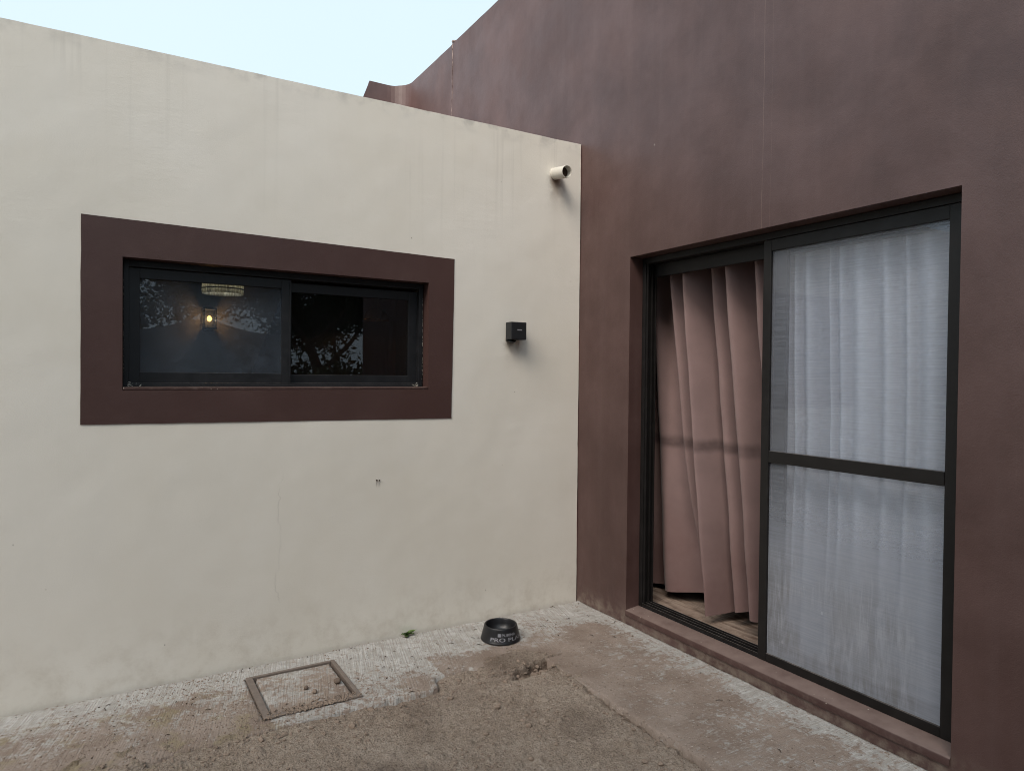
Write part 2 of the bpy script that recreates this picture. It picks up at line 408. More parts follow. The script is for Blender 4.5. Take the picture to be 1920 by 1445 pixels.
M_BOWL = simple("satin_black_plastic", (0.010, 0.010, 0.012), 0.38, 0.5, var=0.3, scale=40, bump=0.03)
M_PRINT = simple("worn_grey_print", (0.33, 0.33, 0.36), 0.6, 0.3, var=0.35, scale=120)
M_MARK = simple("pale_print", (0.30, 0.30, 0.34), 0.6, 0.3)
M_STEEL = simple("rusty_brown_steel", (0.185, 0.150, 0.128), 0.75, 0.3, var=0.35, scale=45, bump=0.4)
M_STONE = simple("brown_stone", (0.16, 0.12, 0.095), 0.9, 0.2, var=0.35, scale=60, bump=0.6)
M_CLOD = simple("soil_clod", (0.26, 0.20, 0.158), 0.95, 0.1, var=0.55, scale=70, bump=0.6)
M_LITTER = simple("dry_litter", (0.055, 0.038, 0.028), 0.9, 0.1, var=0.6, scale=20)
M_WEED = mat_leaf("weed_leaf", (0.09, 0.16, 0.045), (0.17, 0.25, 0.085))
M_LEAF = mat_leaf("tree_leaf", (0.03, 0.05, 0.018), (0.07, 0.10, 0.04))
M_BARK = simple("bark", (0.10, 0.075, 0.055), 0.9, 0.2, var=0.5, scale=25, bump=0.8)
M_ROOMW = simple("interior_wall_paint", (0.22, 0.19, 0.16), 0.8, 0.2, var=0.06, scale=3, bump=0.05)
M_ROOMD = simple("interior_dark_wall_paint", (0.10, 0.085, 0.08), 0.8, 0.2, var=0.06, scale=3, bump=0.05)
M_YARDW = simple("grey_yard_wall_render", (0.26, 0.27, 0.29), 0.85, 0.2, var=0.2, scale=4, bump=0.4)
M_ROOF = simple("white_bounce_roof", (0.68, 0.67, 0.65), 0.9, 0.2)  # unseen roofs whitened to bounce light up the maroon wall
M_COPPER = simple("hammered_copper", (0.75, 0.40, 0.22), 0.22, 0.5, 1.0, var=0.25, scale=50, bump=1.0)
M_SHADE = mat_shade()
M_BULB = mat_emit("glowing_bulb", (1.0, 0.50, 0.12), 1.9)
M_JOINT = mat_joint()
M_EARTH = simple("bare_earth", (0.27, 0.21, 0.16), 0.95, 0.15, var=0.3, scale=6, bump=0.8)

# ------------------------------------------------------------------ object helpers
def tag(o, label=None, cat=None, group=None, kind=None):
    if label: o['label'] = label
    if cat: o['category'] = cat
    if group: o['group'] = group
    if kind: o['kind'] = kind
    return o
def empty(name, loc=(0, 0, 0)):
    o = bpy.data.objects.new(name, None); o.empty_display_size = 0.1
    o.location = loc; COL.objects.link(o); return o
def link(name, me, mat, parent=None, smooth=False):
    o = bpy.data.objects.new(name, me); COL.objects.link(o)
    if mat is not None and not me.materials: me.materials.append(mat)
    if smooth:
        for p in me.polygons: p.use_smooth = True
    if parent is not None:
        o.parent = parent
        q = parent; off = Vector((0, 0, 0))
        while q is not None: off += q.location; q = q.parent
        o.location = -off          # parts are modelled in world coordinates
    return o
def pyd(name, V, Fc, mat, parent=None, smooth=False):
    me = bpy.data.meshes.new(name); me.from_pydata([tuple(v) for v in V], [], [tuple(f) for f in Fc]); me.update()
    return link(name, me, mat, parent, smooth)
def bm_obj(name, bm, mat, parent=None, smooth=False):
    me = bpy.data.meshes.new(name); bmesh.ops.recalc_face_normals(bm, faces=bm.faces); bm.to_mesh(me); bm.free()
    return link(name, me, mat, parent, smooth)
def add_box(bm, x0, x1, y0, y1, z0, z1, bev=0.0):
    vs_ = [bm.verts.new(p) for p in ((x0, y0, z0), (x1, y0, z0), (x1, y1, z0), (x0, y1, z0), (x0, y0, z1), (x1, y0, z1), (x1, y1, z1), (x0, y1, z1))]
    fs = [bm.faces.new([vs_[i] for i in f]) for f in ((0, 3, 2, 1), (4, 5, 6, 7), (0, 1, 5, 4), (1, 2, 6, 5), (2, 3, 7, 6), (3, 0, 4, 7))]
    if bev > 0:
        es = list({e for f in fs for e in f.edges})
        bmesh.ops.bevel(bm, geom=es, offset=bev, segments=2, profile=0.6, affect='EDGES')
def box(name, x0, x1, y0, y1, z0, z1, mat, parent=None, bev=0.0):
    bm = bmesh.new(); add_box(bm, x0, x1, y0, y1, z0, z1, bev)
    return bm_obj(name, bm, mat, parent)
def frame_boxes(bm, axis, d0, d1, a0, a1, z0, z1, wl_, wr, wb, wt, bev=0.002):
    """rectangular frame. axis 'y': plane normal y, a along x; axis 'x': plane normal x, a along y"""
    rects = ((a0, a0 + wl_, z0, z1), (a1 - wr, a1, z0, z1), (a0 + wl_, a1 - wr, z0, z0 + wb), (a0 + wl_, a1 - wr, z1 - wt, z1))
    for i, (p, q, r, s) in enumerate(rects):
        e = 0.0008 if i > 1 else 0.0
        if axis == 'y': add_box(bm, p, q, d0 + e, d1 - e, r, s, bev)
        else: add_box(bm, d0 + e, d1 - e, p, q, r, s, bev)
def tube(bm, pts, radii, seg=8, cap=True):
    rings = []
    n = len(pts)
    for i, (p, r) in enumerate(zip(pts, radii)):
        p = Vector(p)
        d = (Vector(pts[min(i + 1, n - 1)]) - Vector(pts[max(i - 1, 0)])).normalized()
        a = d.cross(Vector((0, 0, 1)))
        if a.length < 1e-3: a = d.cross(Vector((1, 0, 0)))
        a.normalize(); b = d.cross(a)
        rings.append([bm.verts.new(p + (a * math.cos(2 * math.pi * k / seg) + b * math.sin(2 * math.pi * k / seg)) * r) for k in range(seg)])
    for A, B in zip(rings, rings[1:]):
        for k in range(seg): bm.faces.new((A[k], A[(k + 1) % seg], B[(k + 1) % seg], B[k]))
    if cap: bm.faces.new(rings[0]); bm.faces.new(rings[-1])
def lathe(bm, prof, c, seg=64, closed=False):
    rings = [[bm.verts.new((c[0] + r * math.cos(2 * math.pi * k / seg), c[1] + r * math.sin(2 * math.pi * k / seg), c[2] + z)) for k in range(seg)] for r, z in prof]
    for A, B in zip(rings, rings[1:]):
        for k in range(seg): bm.faces.new((A[k], A[(k + 1) % seg], B[(k + 1) % seg], B[k]))
    return rings
def nz(x, y, z=0.0, s=1.0): return mn.noise(Vector((x * s, y * s, z * s)))
def fbm(x, y, z, s, o=4):
    return mn.fractal(Vector((x * s, y * s, z * s)), 0.9, 2.0, o)

# ------------------------------------------------------------------ ground
bm = bmesh.new()
NG = 40
def gz(x, y):
    return -0.06
V = []; Fc = []
gx = np.concatenate([np.linspace(-150, -8, 10), np.linspace(-7, 7, 15), np.linspace(8, 150, 10)])
for x in gx:
    for y in gx: V.append((x, y, -0.13))
n = len(gx)
for i in range(n - 1):
    for j in range(n - 1): Fc.append((i * n + j, (i + 1) * n + j, (i + 1) * n + j + 1, i * n + j + 1))
g = pyd("ground", V, Fc, M_EARTH); tag(g, kind='structure')

def sstep(a, b, x):
    t = min(1.0, max(0.0, (x - a) / (b - a))) if a != b else 0.0
    return t * t * (3 - 2 * t)

def apron_edge_y(x):
    """front edge of the strip in front of the cream wall"""
    e = -0.705 + 0.012 * nz(x, 3.1, 0, 3) + 0.008 * nz(x, 1.1, 0, 14) + 0.006 * nz(x, 4.1, 0, 45)
    if x > -1.345:                     # broken away next to the inner corner
        k = sstep(-1.345, -1.30, x)
        e = e * (1 - k) + k * (-0.60 + 0.05 * nz(x, 7.7, 0, 6) + 0.02 * nz(x, 2.2, 0, 20))
    return e
def apron_edge_x(y):
    return -0.708 + 0.010 * nz(2.1, y, 0, 3) + 0.007 * nz(5.1, y, 0, 13) + 0.006 * nz(3.3, y, 0, 45)

def in_apron(x, y):
    if y > -(0.014 + 0.007 * nz(x, 8.8, 0, 7)) or x > -(0.003 + 0.003 * nz(y, 8.8, 0, 7)): return False
    if x >= apron_edge_x(y):
        if y > -0.70 or True: return True
    return y >= apron_edge_y(x)

def hole_depth(x, y):
    d = 0.0
    for (cx, cy, rx, ry, dp) in ((-0.775, -0.730, 0.10, 0.055, 0.050), (-0.855, -0.765, 0.11, 0.050, 0.045), (-0.93, -0.795, 0.06, 0.03, 0.028), (-1.00, -0.715, 0.06, 0.018, 0.016)):
        q = ((x - cx) / rx) ** 2 + ((y - cy) / ry) ** 2 + 0.45 * nz(x, y, 0, 18) + 0.3 * nz(x, y, 3, 45)
        d = max(d, dp * (1 - sstep(0.25, 1.15, q)))
    return d

def soil_h(x, y):
    base = 0.010 * fbm(x, y, 0.3, 1.6, 3) + 0.0075 * fbm(x, y, 1.7, 9, 4)
    c = mn.noise(Vector((x * 28, y * 28, 0.5)))
    clod = 0.024 * max(0.0, c - 0.25) + 0.010 * max(0.0, mn.noise(Vector((x * 60, y * 60, 2.5))) - 0.2)
    z = base + clod - 0.004 + 0.0028 * mn.noise(Vector((x * 75, y * 75, 8.5)))
    # worn gutter along the free edge of the right strip
    d = apron_edge_x(y) - x
    wgt = sstep(-1.02, -1.14, y)
    z -= wgt * 0.034 * math.exp(-((d - 0.010 - 0.006 * nz(y, 1, 0, 20)) / 0.013) ** 2) * max(0.15, 0.75 + 1.1 * nz(y, 3, 0, 7))
    z -= wgt * 0.005 * (1 - sstep(0.0, 0.12, d))
    # shallow step in front of the slab piece right of the cover
    wl2 = sstep(-1.72, -1.62, x) * (1 - sstep(-1.33, -1.24, x))
    dy = apron_edge_y(x) - y
    z -= wl2 * 0.022 * math.exp(-((dy - 0.01) / 0.035) ** 2)
    z -= hole_depth(x, y)
    # scraped cracks in the left foreground
    for (ax, ay, bx2, by2, dp) in ((-2.64, -0.755, -2.50, -0.700, 0.014), (-2.22, -0.70, -2.08, -0.655, 0.010), (-2.10, -0.69, -1.80, -0.665, 0.010)):
        vx, vy = bx2 - ax, by2 - ay; L2 = vx * vx + vy * vy
        tt = min(1, max(0, ((x - ax) * vx + (y - ay) * vy) / L2))
        dd = math.hypot(x - ax - tt * vx, y - ay - tt * vy) + 0.008 * nz(x, y, 0, 40)
        z -= dp * math.exp(-(dd / 0.013) ** 2)
    # soil runs out over the slab
    front = -0.69
    if x < -2.1: front = -0.58 - 0.05 * sstep(-2.5, -2.1, x) + 0.10 * nz(x, 0.4, 0, 2.3)
    elif x > -1.34: front = -0.58 + 0.06 * nz(x, 0.9, 0, 5)
    over = y - front
    if x > -0.72: over = max(over, (x + 0.72)) if y < -0.68 else over + (x + 0.72)
    z -= 0.16 * max(0.0, over + 0.02)
    if x > -0.70 and y < -0.72 and y > -1.08: z += 0.0
    return z

# fine soil sheet of the yard in view
x0, x1, y0, y1 = -3.6, -0.55, -2.45, -0.30
dx = 0.0068
nx = int((x1 - x0) / dx); ny = int((y1 - y0) / dx)
V = []; damp_dark = []; moss = []
for i in range(nx + 1):
    for j in range(ny + 1):
        x = x0 + (x1 - x0) * i / nx; y = y0 + (y1 - y0) * j / ny
        V.append((x, y, soil_h(x, y)))
        hd = hole_depth(x, y)
        gut = sstep(-1.02, -1.12, y) * math.exp(-(((apron_edge_x(y) - x) - 0.010) / 0.020) ** 2) * max(0, 0.9 + 1.0 * nz(x, y, 0, 9))  # soil colour darkened along the gutter so its line reads dark
        pat = max(0.0, fbm(x, y, 4.4, 2.4, 4) - 0.30) * 0.8 + 0.9 * max(0.0, fbm(x, y, 6.1, 11, 3) - 0.62)
        damp_dark.append(min(1.0, hd * 26 + 1.0 * gut + pat + (0.35 * sstep(-2.1, -3.0, x) * sstep(-0.62, -0.75, y) * max(0, 0.6 + nz(x, y, 0, 5)))))
        moss.append(sstep(-1.95, -2.3, x) * sstep(-1.0, -0.6, y))
Fc = [(i * (ny + 1) + j, (i + 1) * (ny + 1) + j, (i + 1) * (ny + 1) + j + 1, i * (ny + 1) + j + 1) for i in range(nx) for j in range(ny)]
so = pyd("soil", V, Fc, M_SOIL, None, True); tag(so, kind='structure')
for nm, arr in (('damp_dark', damp_dark), ('moss', moss)):
    a = so.data.attributes.new(nm, 'FLOAT', 'POINT'); a.data.foreach_set('value', np.array(arr, dtype=np.float32))
# coarse soil around it
V = []; Fc = []
gx = np.linspace(-12, 4, 33); gy = np.linspace(-14, 0.0, 29)
for x in gx:
    for y in gy: V.append((x, y, -0.05 + 0.02 * fbm(x, y, 0, 0.6, 2) + (0.045 if (x < -3.7 or y < -2.6) else 0)))
n = len(gy)
Fc = [(i * n + j, (i + 1) * n + j, (i + 1) * n + j + 1, i * n + j + 1) for i in range(len(gx) - 1) for j in range(n - 1)]
o = pyd("yard_soil", V, Fc, M_EARTH, None, True); tag(o, kind='structure')

# concrete apron : L-shaped sheet with ragged edge and a real drop
def apron_part(xa, xb, ya, yb, step):
    nx = int((xb - xa) / step); ny = int((yb - ya) / step)
    keep = {}; V = []; Fc = []
    def vid(i, j):
        k = (i, j)
        if k not in keep:
            x = xa + (xb - xa) * i / nx; y = ya + (yb - ya) * j / ny
            ex = apron_edge_x(y); ey = apron_edge_y(x)
            keep[k] = len(V); V.append([x, y, 0.0])
        return keep[k]
    for i in range(nx):
        for j in range(ny):
            xc = xa + (xb - xa) * (i + .5) / nx; yc = ya + (yb - ya) * (j + .5) / ny
            if in_apron(xc, yc):
                # opening for the inspection cover
                if -2.118 < xc < -1.684 and -0.608 < yc < -0.151: continue
                Fc.append((vid(i, j), vid(i + 1, j), vid(i + 1, j + 1), vid(i, j + 1)))
    return V, Fc
V, Fc = apron_part(-4.6, -0.0, -3.3, -0.003, 0.0105)
dust = []; moss = []; broom = []
for v in V:
    x, y, _ = v
    v[2] = 0.003 * fbm(x, y, 0.9, 5, 3) + 0.0012 * fbm(x, y, 2.9, 30, 2)
    dl = -y; dr = -x
    near = min(dl, dr)
    # dirt carried over the concrete: light close to the walls, heavier outwards
    if dr < 0.71 and (dl > 0.45 or dr < dl):
        d = 0.26 + 0.60 * sstep(0.01, 0.22, dr + 0.06 * nz(x, y, 0, 6)) - 0.15 * sstep(-0.3, 0.5, nz(x, y, 0, 2.6))
        d *= 0.25 + 0.75 * sstep(0.30, 0.62, dl + 0.25 * nz(x, y, 0, 3.5))
        d += 0.25 * sstep(0.45, 0.72, dr)
    else:
        d = 0.02 + 0.42 * sstep(0.22, 0.66, dl + 0.14 * nz(x, y, 0, 4))
        if x > -1.25: d += 0.65 * sstep(0.34, 0.52, dl + 0.12 * nz(x, y, 0.3, 5))
        if x < -2.1: d += 0.55 * sstep(0.09, 0.30, dl + 0.07 * nz(x, y, 0, 5))
    # patches of their own
    for cx, cy, r, a in ((-0.36, -0.42, 0.16, 0.35), (-0.25, -0.52, 0.12, 0.5), (-0.92, -0.48, 0.16, 0.45), (-1.42, -0.60, 0.10, 0.35), (-0.45, -0.20, 0.14, 0.28), (-0.62, -0.55, 0.12, 0.3), (-1.60, -0.40, 0.09, 0.25)):
        d += a * math.exp(-(((x - cx) ** 2 + (y - cy) ** 2) / r ** 2) * (1 + 0.8 * nz(x, y, 0, 8)))
    for cx, cy, r, a in ((-1.12, -0.56, 0.12, 0.55), (-1.45, -0.30, 0.20, 0.25), (-0.12, -0.20, 0.2, 0.3), (-1.0, -0.2, 0.15, 0.2), (-0.06, -1.5, 0.10, 0.4), (-0.05, -1.9, 0.10, 0.4)):
        d -= a * math.exp(-(((x - cx) ** 2 + (y - cy) ** 2) / r ** 2))
    d = 0.10 + 0.66 * min(1.0, d) + 0.16 * nz(x, y, 0.7, 9)
    dust.append(max(0.0, min(0.80, d)))
    moss.append(sstep(-1.95, -2.25, x) * sstep(0.10, 0.28, dl) + 0.35 * math.exp(-((x + 1.55) ** 2 + (y + 0.25) ** 2) / 0.01) + 0.5 * math.exp(-((x + 1.42) ** 2 + (y + 0.6) ** 2) / 0.01))
    broom.append(1.0 if (dr < 0.75 and dl > dr) else 0.0)
# smooth ragged rim and give it depth
bm = bmesh.new()
L1 = bm.verts.layers.float.new('dust'); L2 = bm.verts.layers.float.new('moss'); L3 = bm.verts.layers.float.new('broom')
bvs = [bm.verts.new(v) for v in V]
for b, q, r, s in zip(bvs, dust, moss, broom): b[L1] = q; b[L2] = r; b[L3] = s
for f in Fc: bm.faces.new([bvs[i] for i in f])
bm.normal_update()
bound = [e for e in bm.edges if e.is_boundary]
bv = list({v for e in bound for v in e.verts})
for it in range(2):
    new = {}
    for v in bv:
        if v.co.x > -0.01 or v.co.y > -0.01: continue
        if -2.14 < v.co.x < -1.66 and v.co.y > -0.63 : continue
        nb = [e.other_vert(v) for e in v.link_edges if e.is_boundary]
        if len(nb) == 2: new[v] = (v.co * 2 + nb[0].co + nb[1].co) / 4
    for v, c in new.items(): v.co = c
for v in bv:
    if v.co.x < -0.01 and v.co.y < -0.01: v.co.z -= 0.004
ext = bmesh.ops.extrude_edge_only(bm, edges=bound)
for v in [q for q in ext['geom'] if isinstance(q, bmesh.types.BMVert)]: v.co.z -= 0.09
me = bpy.data.meshes.new("concrete_apron"); bm.to_mesh(me); bm.free()
ap = link("concrete_apron", me, M_CONC, None, True); tag(ap, kind='structure')

# clods and crumbs on the soil (uncountable)
_ICO = {}
def ico(sub):
    if sub not in _ICO:
        q = bmesh.new(); bmesh.ops.create_icosphere(q, subdivisions=sub, radius=1.0)
        q.verts.index_update()
        _ICO[sub] = ([v.co.copy() for v in q.verts], [[v.index for v in f.verts] for f in q.faces]); q.free()
    return _ICO[sub]
def blob(bm, c, r, rng, sub=1):
    vs0, fs0 = ico(sub)
    sc = Vector((r * rng.uniform(.75, 1.3), r * rng.uniform(.75, 1.3), r * rng.uniform(.5, .85)))
    s = rng.uniform(0, 50); new = []
    for p in vs0:
        k = 1 + 0.45 * mn.noise(p * 1.6 + Vector((s, 0, 0)))
        new.append(bm.verts.new((c[0] + p.x * sc.x * k, c[1] + p.y * sc.y * k, c[2] + p.z * sc.z * k)))
    for f in fs0: bm.faces.new([new[i] for i in f])
rng = random.Random(3)
bm = bmesh.new()
cnt = 0
while cnt < 5200:
    x = rng.uniform(-3.4, -0.55); y = rng.uniform(-2.3, -0.45)
    if in_apron(x, y) and soil_h(x, y) < 0.001: continue
    dens = 0.35 + 0.9 * nz(x, y, 0, 3) + (0.9 if abs(y + 0.72) < 0.09 else 0) + (1.0 if abs(apron_edge_x(y) - x) < 0.05 and y < -1 else 0) + (1.0 if hole_depth(x, y) > 0.004 else 0)
    if rng.random() > dens: continue
    r = 0.0022 + 0.0055 * rng.random() ** 3 + (0.011 * rng.random() if rng.random() < 0.04 else 0)
    blob(bm, (x, y, soil_h(x, y) + r * 0.25), r, rng); cnt += 1
for k in range(170):
    x = rng.gauss(-0.80, 0.07); y = rng.gauss(-0.755, 0.032)
    if in_apron(x, y): continue
    r = 0.003 + 0.013 * rng.random() ** 2.2
    blob(bm, (x, y, soil_h(x, y) + r * 0.3), r, rng)
o = bm_obj("soil_clods", bm, M_CLOD); tag(o, 'loose crumbs and clods of dry soil scattered over the dirt', 'soil clods', kind='stuff')
# litter on the concrete
bm = bmesh.new(); bm2 = bmesh.new(); cnt = 0
while cnt < 150:
    x = rng.uniform(-3.4, -0.03); y = -abs(rng.gauss(0, 0.30)) - 0.02 if rng.random() < .6 else rng.uniform(-2.3, -0.03)
    if not in_apron(x, y): continue
    if -2.12 < x < -1.68 and -0.61 < y < -0.15: continue
    if rng.random() > 0.55 + 0.9 * nz(x, y, 0, 4) + (0.4 if min(-x, -y) < 0.06 else 0): continue
    zc = 0.003 * fbm(x, y, 0.9, 5, 3) + 0.0012 * fbm(x, y, 2.9, 30, 2) + 0.002
    cnt += 1
    if rng.random() < 0.75:
        blob(bm, (x, y, zc), 0.0016 + 0.003 * rng.random() ** 2, rng)
    else:
        a = rng.uniform(0, 6.28); l = rng.uniform(0.006, 0.018)
        tube(bm, [(x - l * math.cos(a), y - l * math.sin(a), zc + 0.001), (x, y, zc + 0.004), (x + l * math.cos(a + .3), y + l * math.sin(a + .3), zc + 0.001)], [0.0012, 0.0017, 0.0008], 5)
cnt = 0
while cnt < 4200:
    x = rng.uniform(-3.3, -0.02); y = rng.uniform(-2.3, -0.02)
    if not in_apron(x, y) or (-2.12 < x < -1.68 and -0.61 < y < -0.15): continue
    dd = min(-x, -y)
    pr = 0.02 + 0.55 * sstep(0.2, 0.62, dd) + 0.75 * nz(x, y, 0.4, 5) + (0.5 if dd < 0.03 else 0) + (0.5 if x < -2.1 else 0)
    if rng.random() > pr: continue
    zc = 0.003 * fbm(x, y, 0.9, 5, 3) + 0.0012 * fbm(x, y, 2.9, 30, 2) + 0.001
    blob(bm2, (x, y, zc), 0.0012 + 0.0034 * rng.random() ** 2.5, rng); cnt += 1
o = bm_obj("soil_crumbs", bm2, M_CLOD); tag(o, 'fine soil crumbs scattered over the concrete strip', 'soil crumbs', kind='stuff')
o = bm_obj("ground_litter", bm, M_LITTER); tag(o, 'dark crumbs and bits of dry leaf scattered over the concrete apron', 'litter', kind='stuff')

# ------------------------------------------------------------------ cream building
cream = empty("cream_house", (-2.5, 0, 0))
tag(cream, 'low cream plastered house wing with maroon-framed window', 'house')
OX0, OX1, OZ0, OZ1 = -2.640, -1.094, 1.412, 2.032     # window opening
def top_cream(x): return 3.033 + 0.0085 * x + 0.002 * nz(x, 0, 0, 2.5) + 0.0014 * nz(x, 4, 0, 11)
XE = -0.004
xs = [-7.0] + list(np.linspace(-4.4, OX0, 36)) + list(np.linspace(OX0, OX1, 31))[1:] + list(np.linspace(OX1, XE, 24))[1:]
zs = [-0.15] + list(np.linspace(0.0, OZ0, 28)) + list(np.linspace(OZ0, OZ1, 13))[1:] + list(np.linspace(OZ1, 3.0, 20))[1:]
V = []; ids = {}; Fc = []
def wob(a, b): return 0.0025 * nz(a, b, 3, 2.1) + 0.001 * nz(a, b, 7, 8)
for i, x in enumerate(xs):
    for j, z in enumerate(zs):
        zz = top_cream(x) if j == len(zs) - 1 else z
        fade = 1.0
        if OX0 - .01 <= x <= OX1 + .01 and OZ0 - .01 <= z <= OZ1 + .01: fade = 0
        xx = x
        if i == len(xs) - 1: xx = x - 0.004 * abs(nz(z, 1, 0, 9)) - (0.006 if nz(z, 2, 0, 16) > 0.45 else 0)
        ids[i, j] = len(V); V.append((xx, wob(x, z) * fade, zz))
for i in range(len(xs) - 1):
    for j in range(len(zs) - 1):
        xc = (xs[i] + xs[i + 1]) / 2; zc = (zs[j] + zs[j + 1]) / 2
        if OX0 < xc < OX1 and OZ0 < zc < OZ1: continue
        Fc.append((ids[i, j], ids[i + 1, j], ids[i + 1, j + 1], ids[i, j + 1]))
# coping and back face
nt = len(zs) - 1
bk = []
for i, x in enumerate(xs):
    bk.append(len(V)); V.append((V[ids[i, nt]][0], 0.16, V[ids[i, nt]][2] - 0.006))
for i in range(len(xs) - 1): Fc.append((ids[i, nt], ids[i + 1, nt], bk[i + 1], bk[i]))
b2 = []
for i, x in enumerate(xs): b2.append(len(V)); V.append((V[ids[i, nt]][0], 0.16, 2.6))
for i in range(len(xs) - 1): Fc.append((bk[i], bk[i + 1], b2[i + 1], b2[i]))
k = len(xs) - 1
e0 = len(V); V.append((XE, 0.16, -0.15))
Fc.append((ids[k, 0], e0, b2[k], bk[k], *[ids[k, j] for j in range(nt, 0, -1)]))
pyd("wall", V, Fc, M_CREAM, cream)
# left end, back, roof and ceiling of the wing
box("side_wall", -7.15, -6.95, 0.002, 4.2, -0.15, 3.0, M_CREAM, cream)
box("back_wall", -7.0, -0.02, 4.0, 4.2, -0.15, 2.98, M_CREAM, cream)
box("roof", -6.95, -0.01, 0.165, 4.0, 2.6, 2.78, M_ROOF, cream)

# painted window surround (slightly uneven hand-cut edge) with its reveals
oc = [(-2.806, 1.256), (-0.942, 1.240), (-0.930, 2.185), (-2.803, 2.209)]
ic = [(OX0, OZ0), (OX1, OZ0), (OX1, OZ1), (OX0, OZ1)]
V = []; Fc = []
NS = 40
loops = [[], [], []]
for s in range(4):
    a, b = oc[s], oc[(s + 1) % 4]; c, d = ic[s], ic[(s + 1) % 4]
    for k in range(NS):
        t_ = k / NS
        px = a[0] + (b[0] - a[0]) * t_; pz = a[1] + (b[1] - a[1]) * t_
        j_ = 0.0011 * nz(px * 9, pz * 9, s) if 0 < k else 0
        if s % 2: px += j_ * 1.6
        else: pz += j_
        qx = c[0] + (d[0] - c[0]) * t_; qz = c[1] + (d[1] - c[1]) * t_
        loops[0].append(len(V)); V.append((px, 0.002, pz))
        loops[1].append(len(V)); V.append((px, -0.0035, pz))
        loops[2].append(len(V)); V.append((qx, -0.0035, qz))
N4 = 4 * NS
for A, B in ((0, 1), (1, 2)):
    for k in range(N4): Fc.append((loops[A][k], loops[A][(k + 1) % N4], loops[B][(k + 1) % N4], loops[B][k]))
# reveals: butt against the back of the surround
rv = [[], []]
for s in range(4):
    c, d = ic[s], ic[(s + 1) % 4]
    rv[0].append(loops[2][s * NS])
    rv[1].append(len(V)); V.append((c[0], 0.155, c[1] + (0.012 if s < 2 else 0)))
for s in range(4): Fc.append((*[loops[2][(s * NS + k) % N4] for k in range(NS + 1)], rv[1][(s + 1) % 4], rv[1][s]))
pyd("window_surround", V, Fc, M_TRIM, cream)
# sill: thin plastered ledge, worn pale
bm = bmesh.new(); add_box(bm, OX0 + 0.003, OX1 - 0.003, -0.0025, 0.075, OZ0 + 0.002, OZ0 + 0.014, 0.002)
bm_obj("window_sill", bm, M_LEDGE, cream)

# sliding window
bm = bmesh.new()
frame_boxes(bm, 'y', 0.070, 0.150, OX0 + 0.004, OX1 - 0.004, OZ0 + 0.016, OZ1 - 0.002, 0.024, 0.026, 0.018, 0.030)
win = bm_obj("window", bm, M_ALU, cream)
def sub(name, bm, mat, par, smooth=False): return bm_obj(name, bm, mat, par, smooth)
bm = bmesh.new(); frame_boxes(bm, 'y', 0.074, 0.100, -2.612, -1.856, 1.447, 1.995, 0.046, 0.050, 0.050, 0.048)
add_box(bm, -1.868, -1.8605, 0.069, 0.0735, 1.45, 1.99, 0.001)
sub("sash", bm, M_ALU, win)
box("pane", -2.570, -1.901, 0.085, 0.089, 1.492, 1.952, M_GL_SCREEN, win)
bm = bmesh.new(); frame_boxes(bm, 'y', 0.106, 0.132, -1.900, -1.122, 1.443, 1.985, 0.050, 0.054, 0.048, 0.050)
sub("sash", bm, M_ALU, win)
box("pane", -1.855, -1.171, 0.116, 0.120, 1.486, 1.940, M_GL_CLEAR, win)
bm = bmesh.new(); add_box(bm, -2.61, -1.125, 0.060, 0.0695, 1.4285, 1.437, 0.001)
sub("track", bm, M_ALU, win)
# mortar crumbs and sealant in the corners of the window
bm = bmesh.new()
for cx, sd in ((-2.618, 1), (-1.135, -1)):
    for k in range(26):
        blob(bm, (cx + sd * abs(rng.gauss(0, 0.02)), rng.uniform(0.045, 0.068), 1.4285 + abs(rng.gauss(0, 0.008))), rng.uniform(0.001, 0.0032), rng)
for k in range(70):
    blob(bm, (-1.101 + rng.uniform(-.002, .001), 0.0675, rng.uniform(1.45, 1.96)), rng.uniform(0.0008, 0.002), rng)
    blob(bm, (-2.634 + rng.uniform(-.001, .002), 0.0675, rng.uniform(1.45, 1.96)), rng.uniform(0.0005, 0.0012), rng)
tag(sub("sealant_crumbs", bm, M_PVC, win), kind='stuff')
# two old screw holes
for hx, hz, r in ((-1.402, 0.903, 0.0045), (-1.3865, 0.9015, 0.0042)):
    bm = bmesh.new(); tube(bm, [(hx, 0.006, hz), (hx, -0.0042, hz)], [r, r], 10)
    bm_obj("screw_hole", bm, M_LITTER, cream)

# rain spout
def ring_tube(bm, p0, p1, ro, ri, seg=32):
    p0, p1 = Vector(p0), Vector(p1); d = (p1 - p0).normalized()
    a = d.cross(Vector((0, 0, 1))).normalized(); b = d.cross(a)
    def ring(c, r): return [bm.verts.new(c + (a * math.cos(2 * math.pi * k / seg) + b * math.sin(2 * math.pi * k / seg)) * r) for k in range(seg)]
    R = [ring(p0, ro), ring(p1 - d * 0.002, ro), ring(p1, ro - 0.0008), ring(p1, ri), ring(p0 + d * 0.0, ri)]
    for A, B in zip(R, R[1:]):
        for k in range(seg): bm.faces.new((A[k], A[(k + 1) % seg], B[(k + 1) % seg], B[k]))
    bm.faces.new(R[-1])
bm = bmesh.new(); ring_tube(bm, (-0.213, 0.05, 2.812), (-0.213, -0.135, 2.786), 0.0385, 0.0355)
bm_obj("rain_spout", bm, M_PVC, cream, True)
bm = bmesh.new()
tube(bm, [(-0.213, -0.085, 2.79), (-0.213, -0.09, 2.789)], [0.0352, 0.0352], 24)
bm_obj("spout_shadow_plug", bm, M_LITTER, cream)

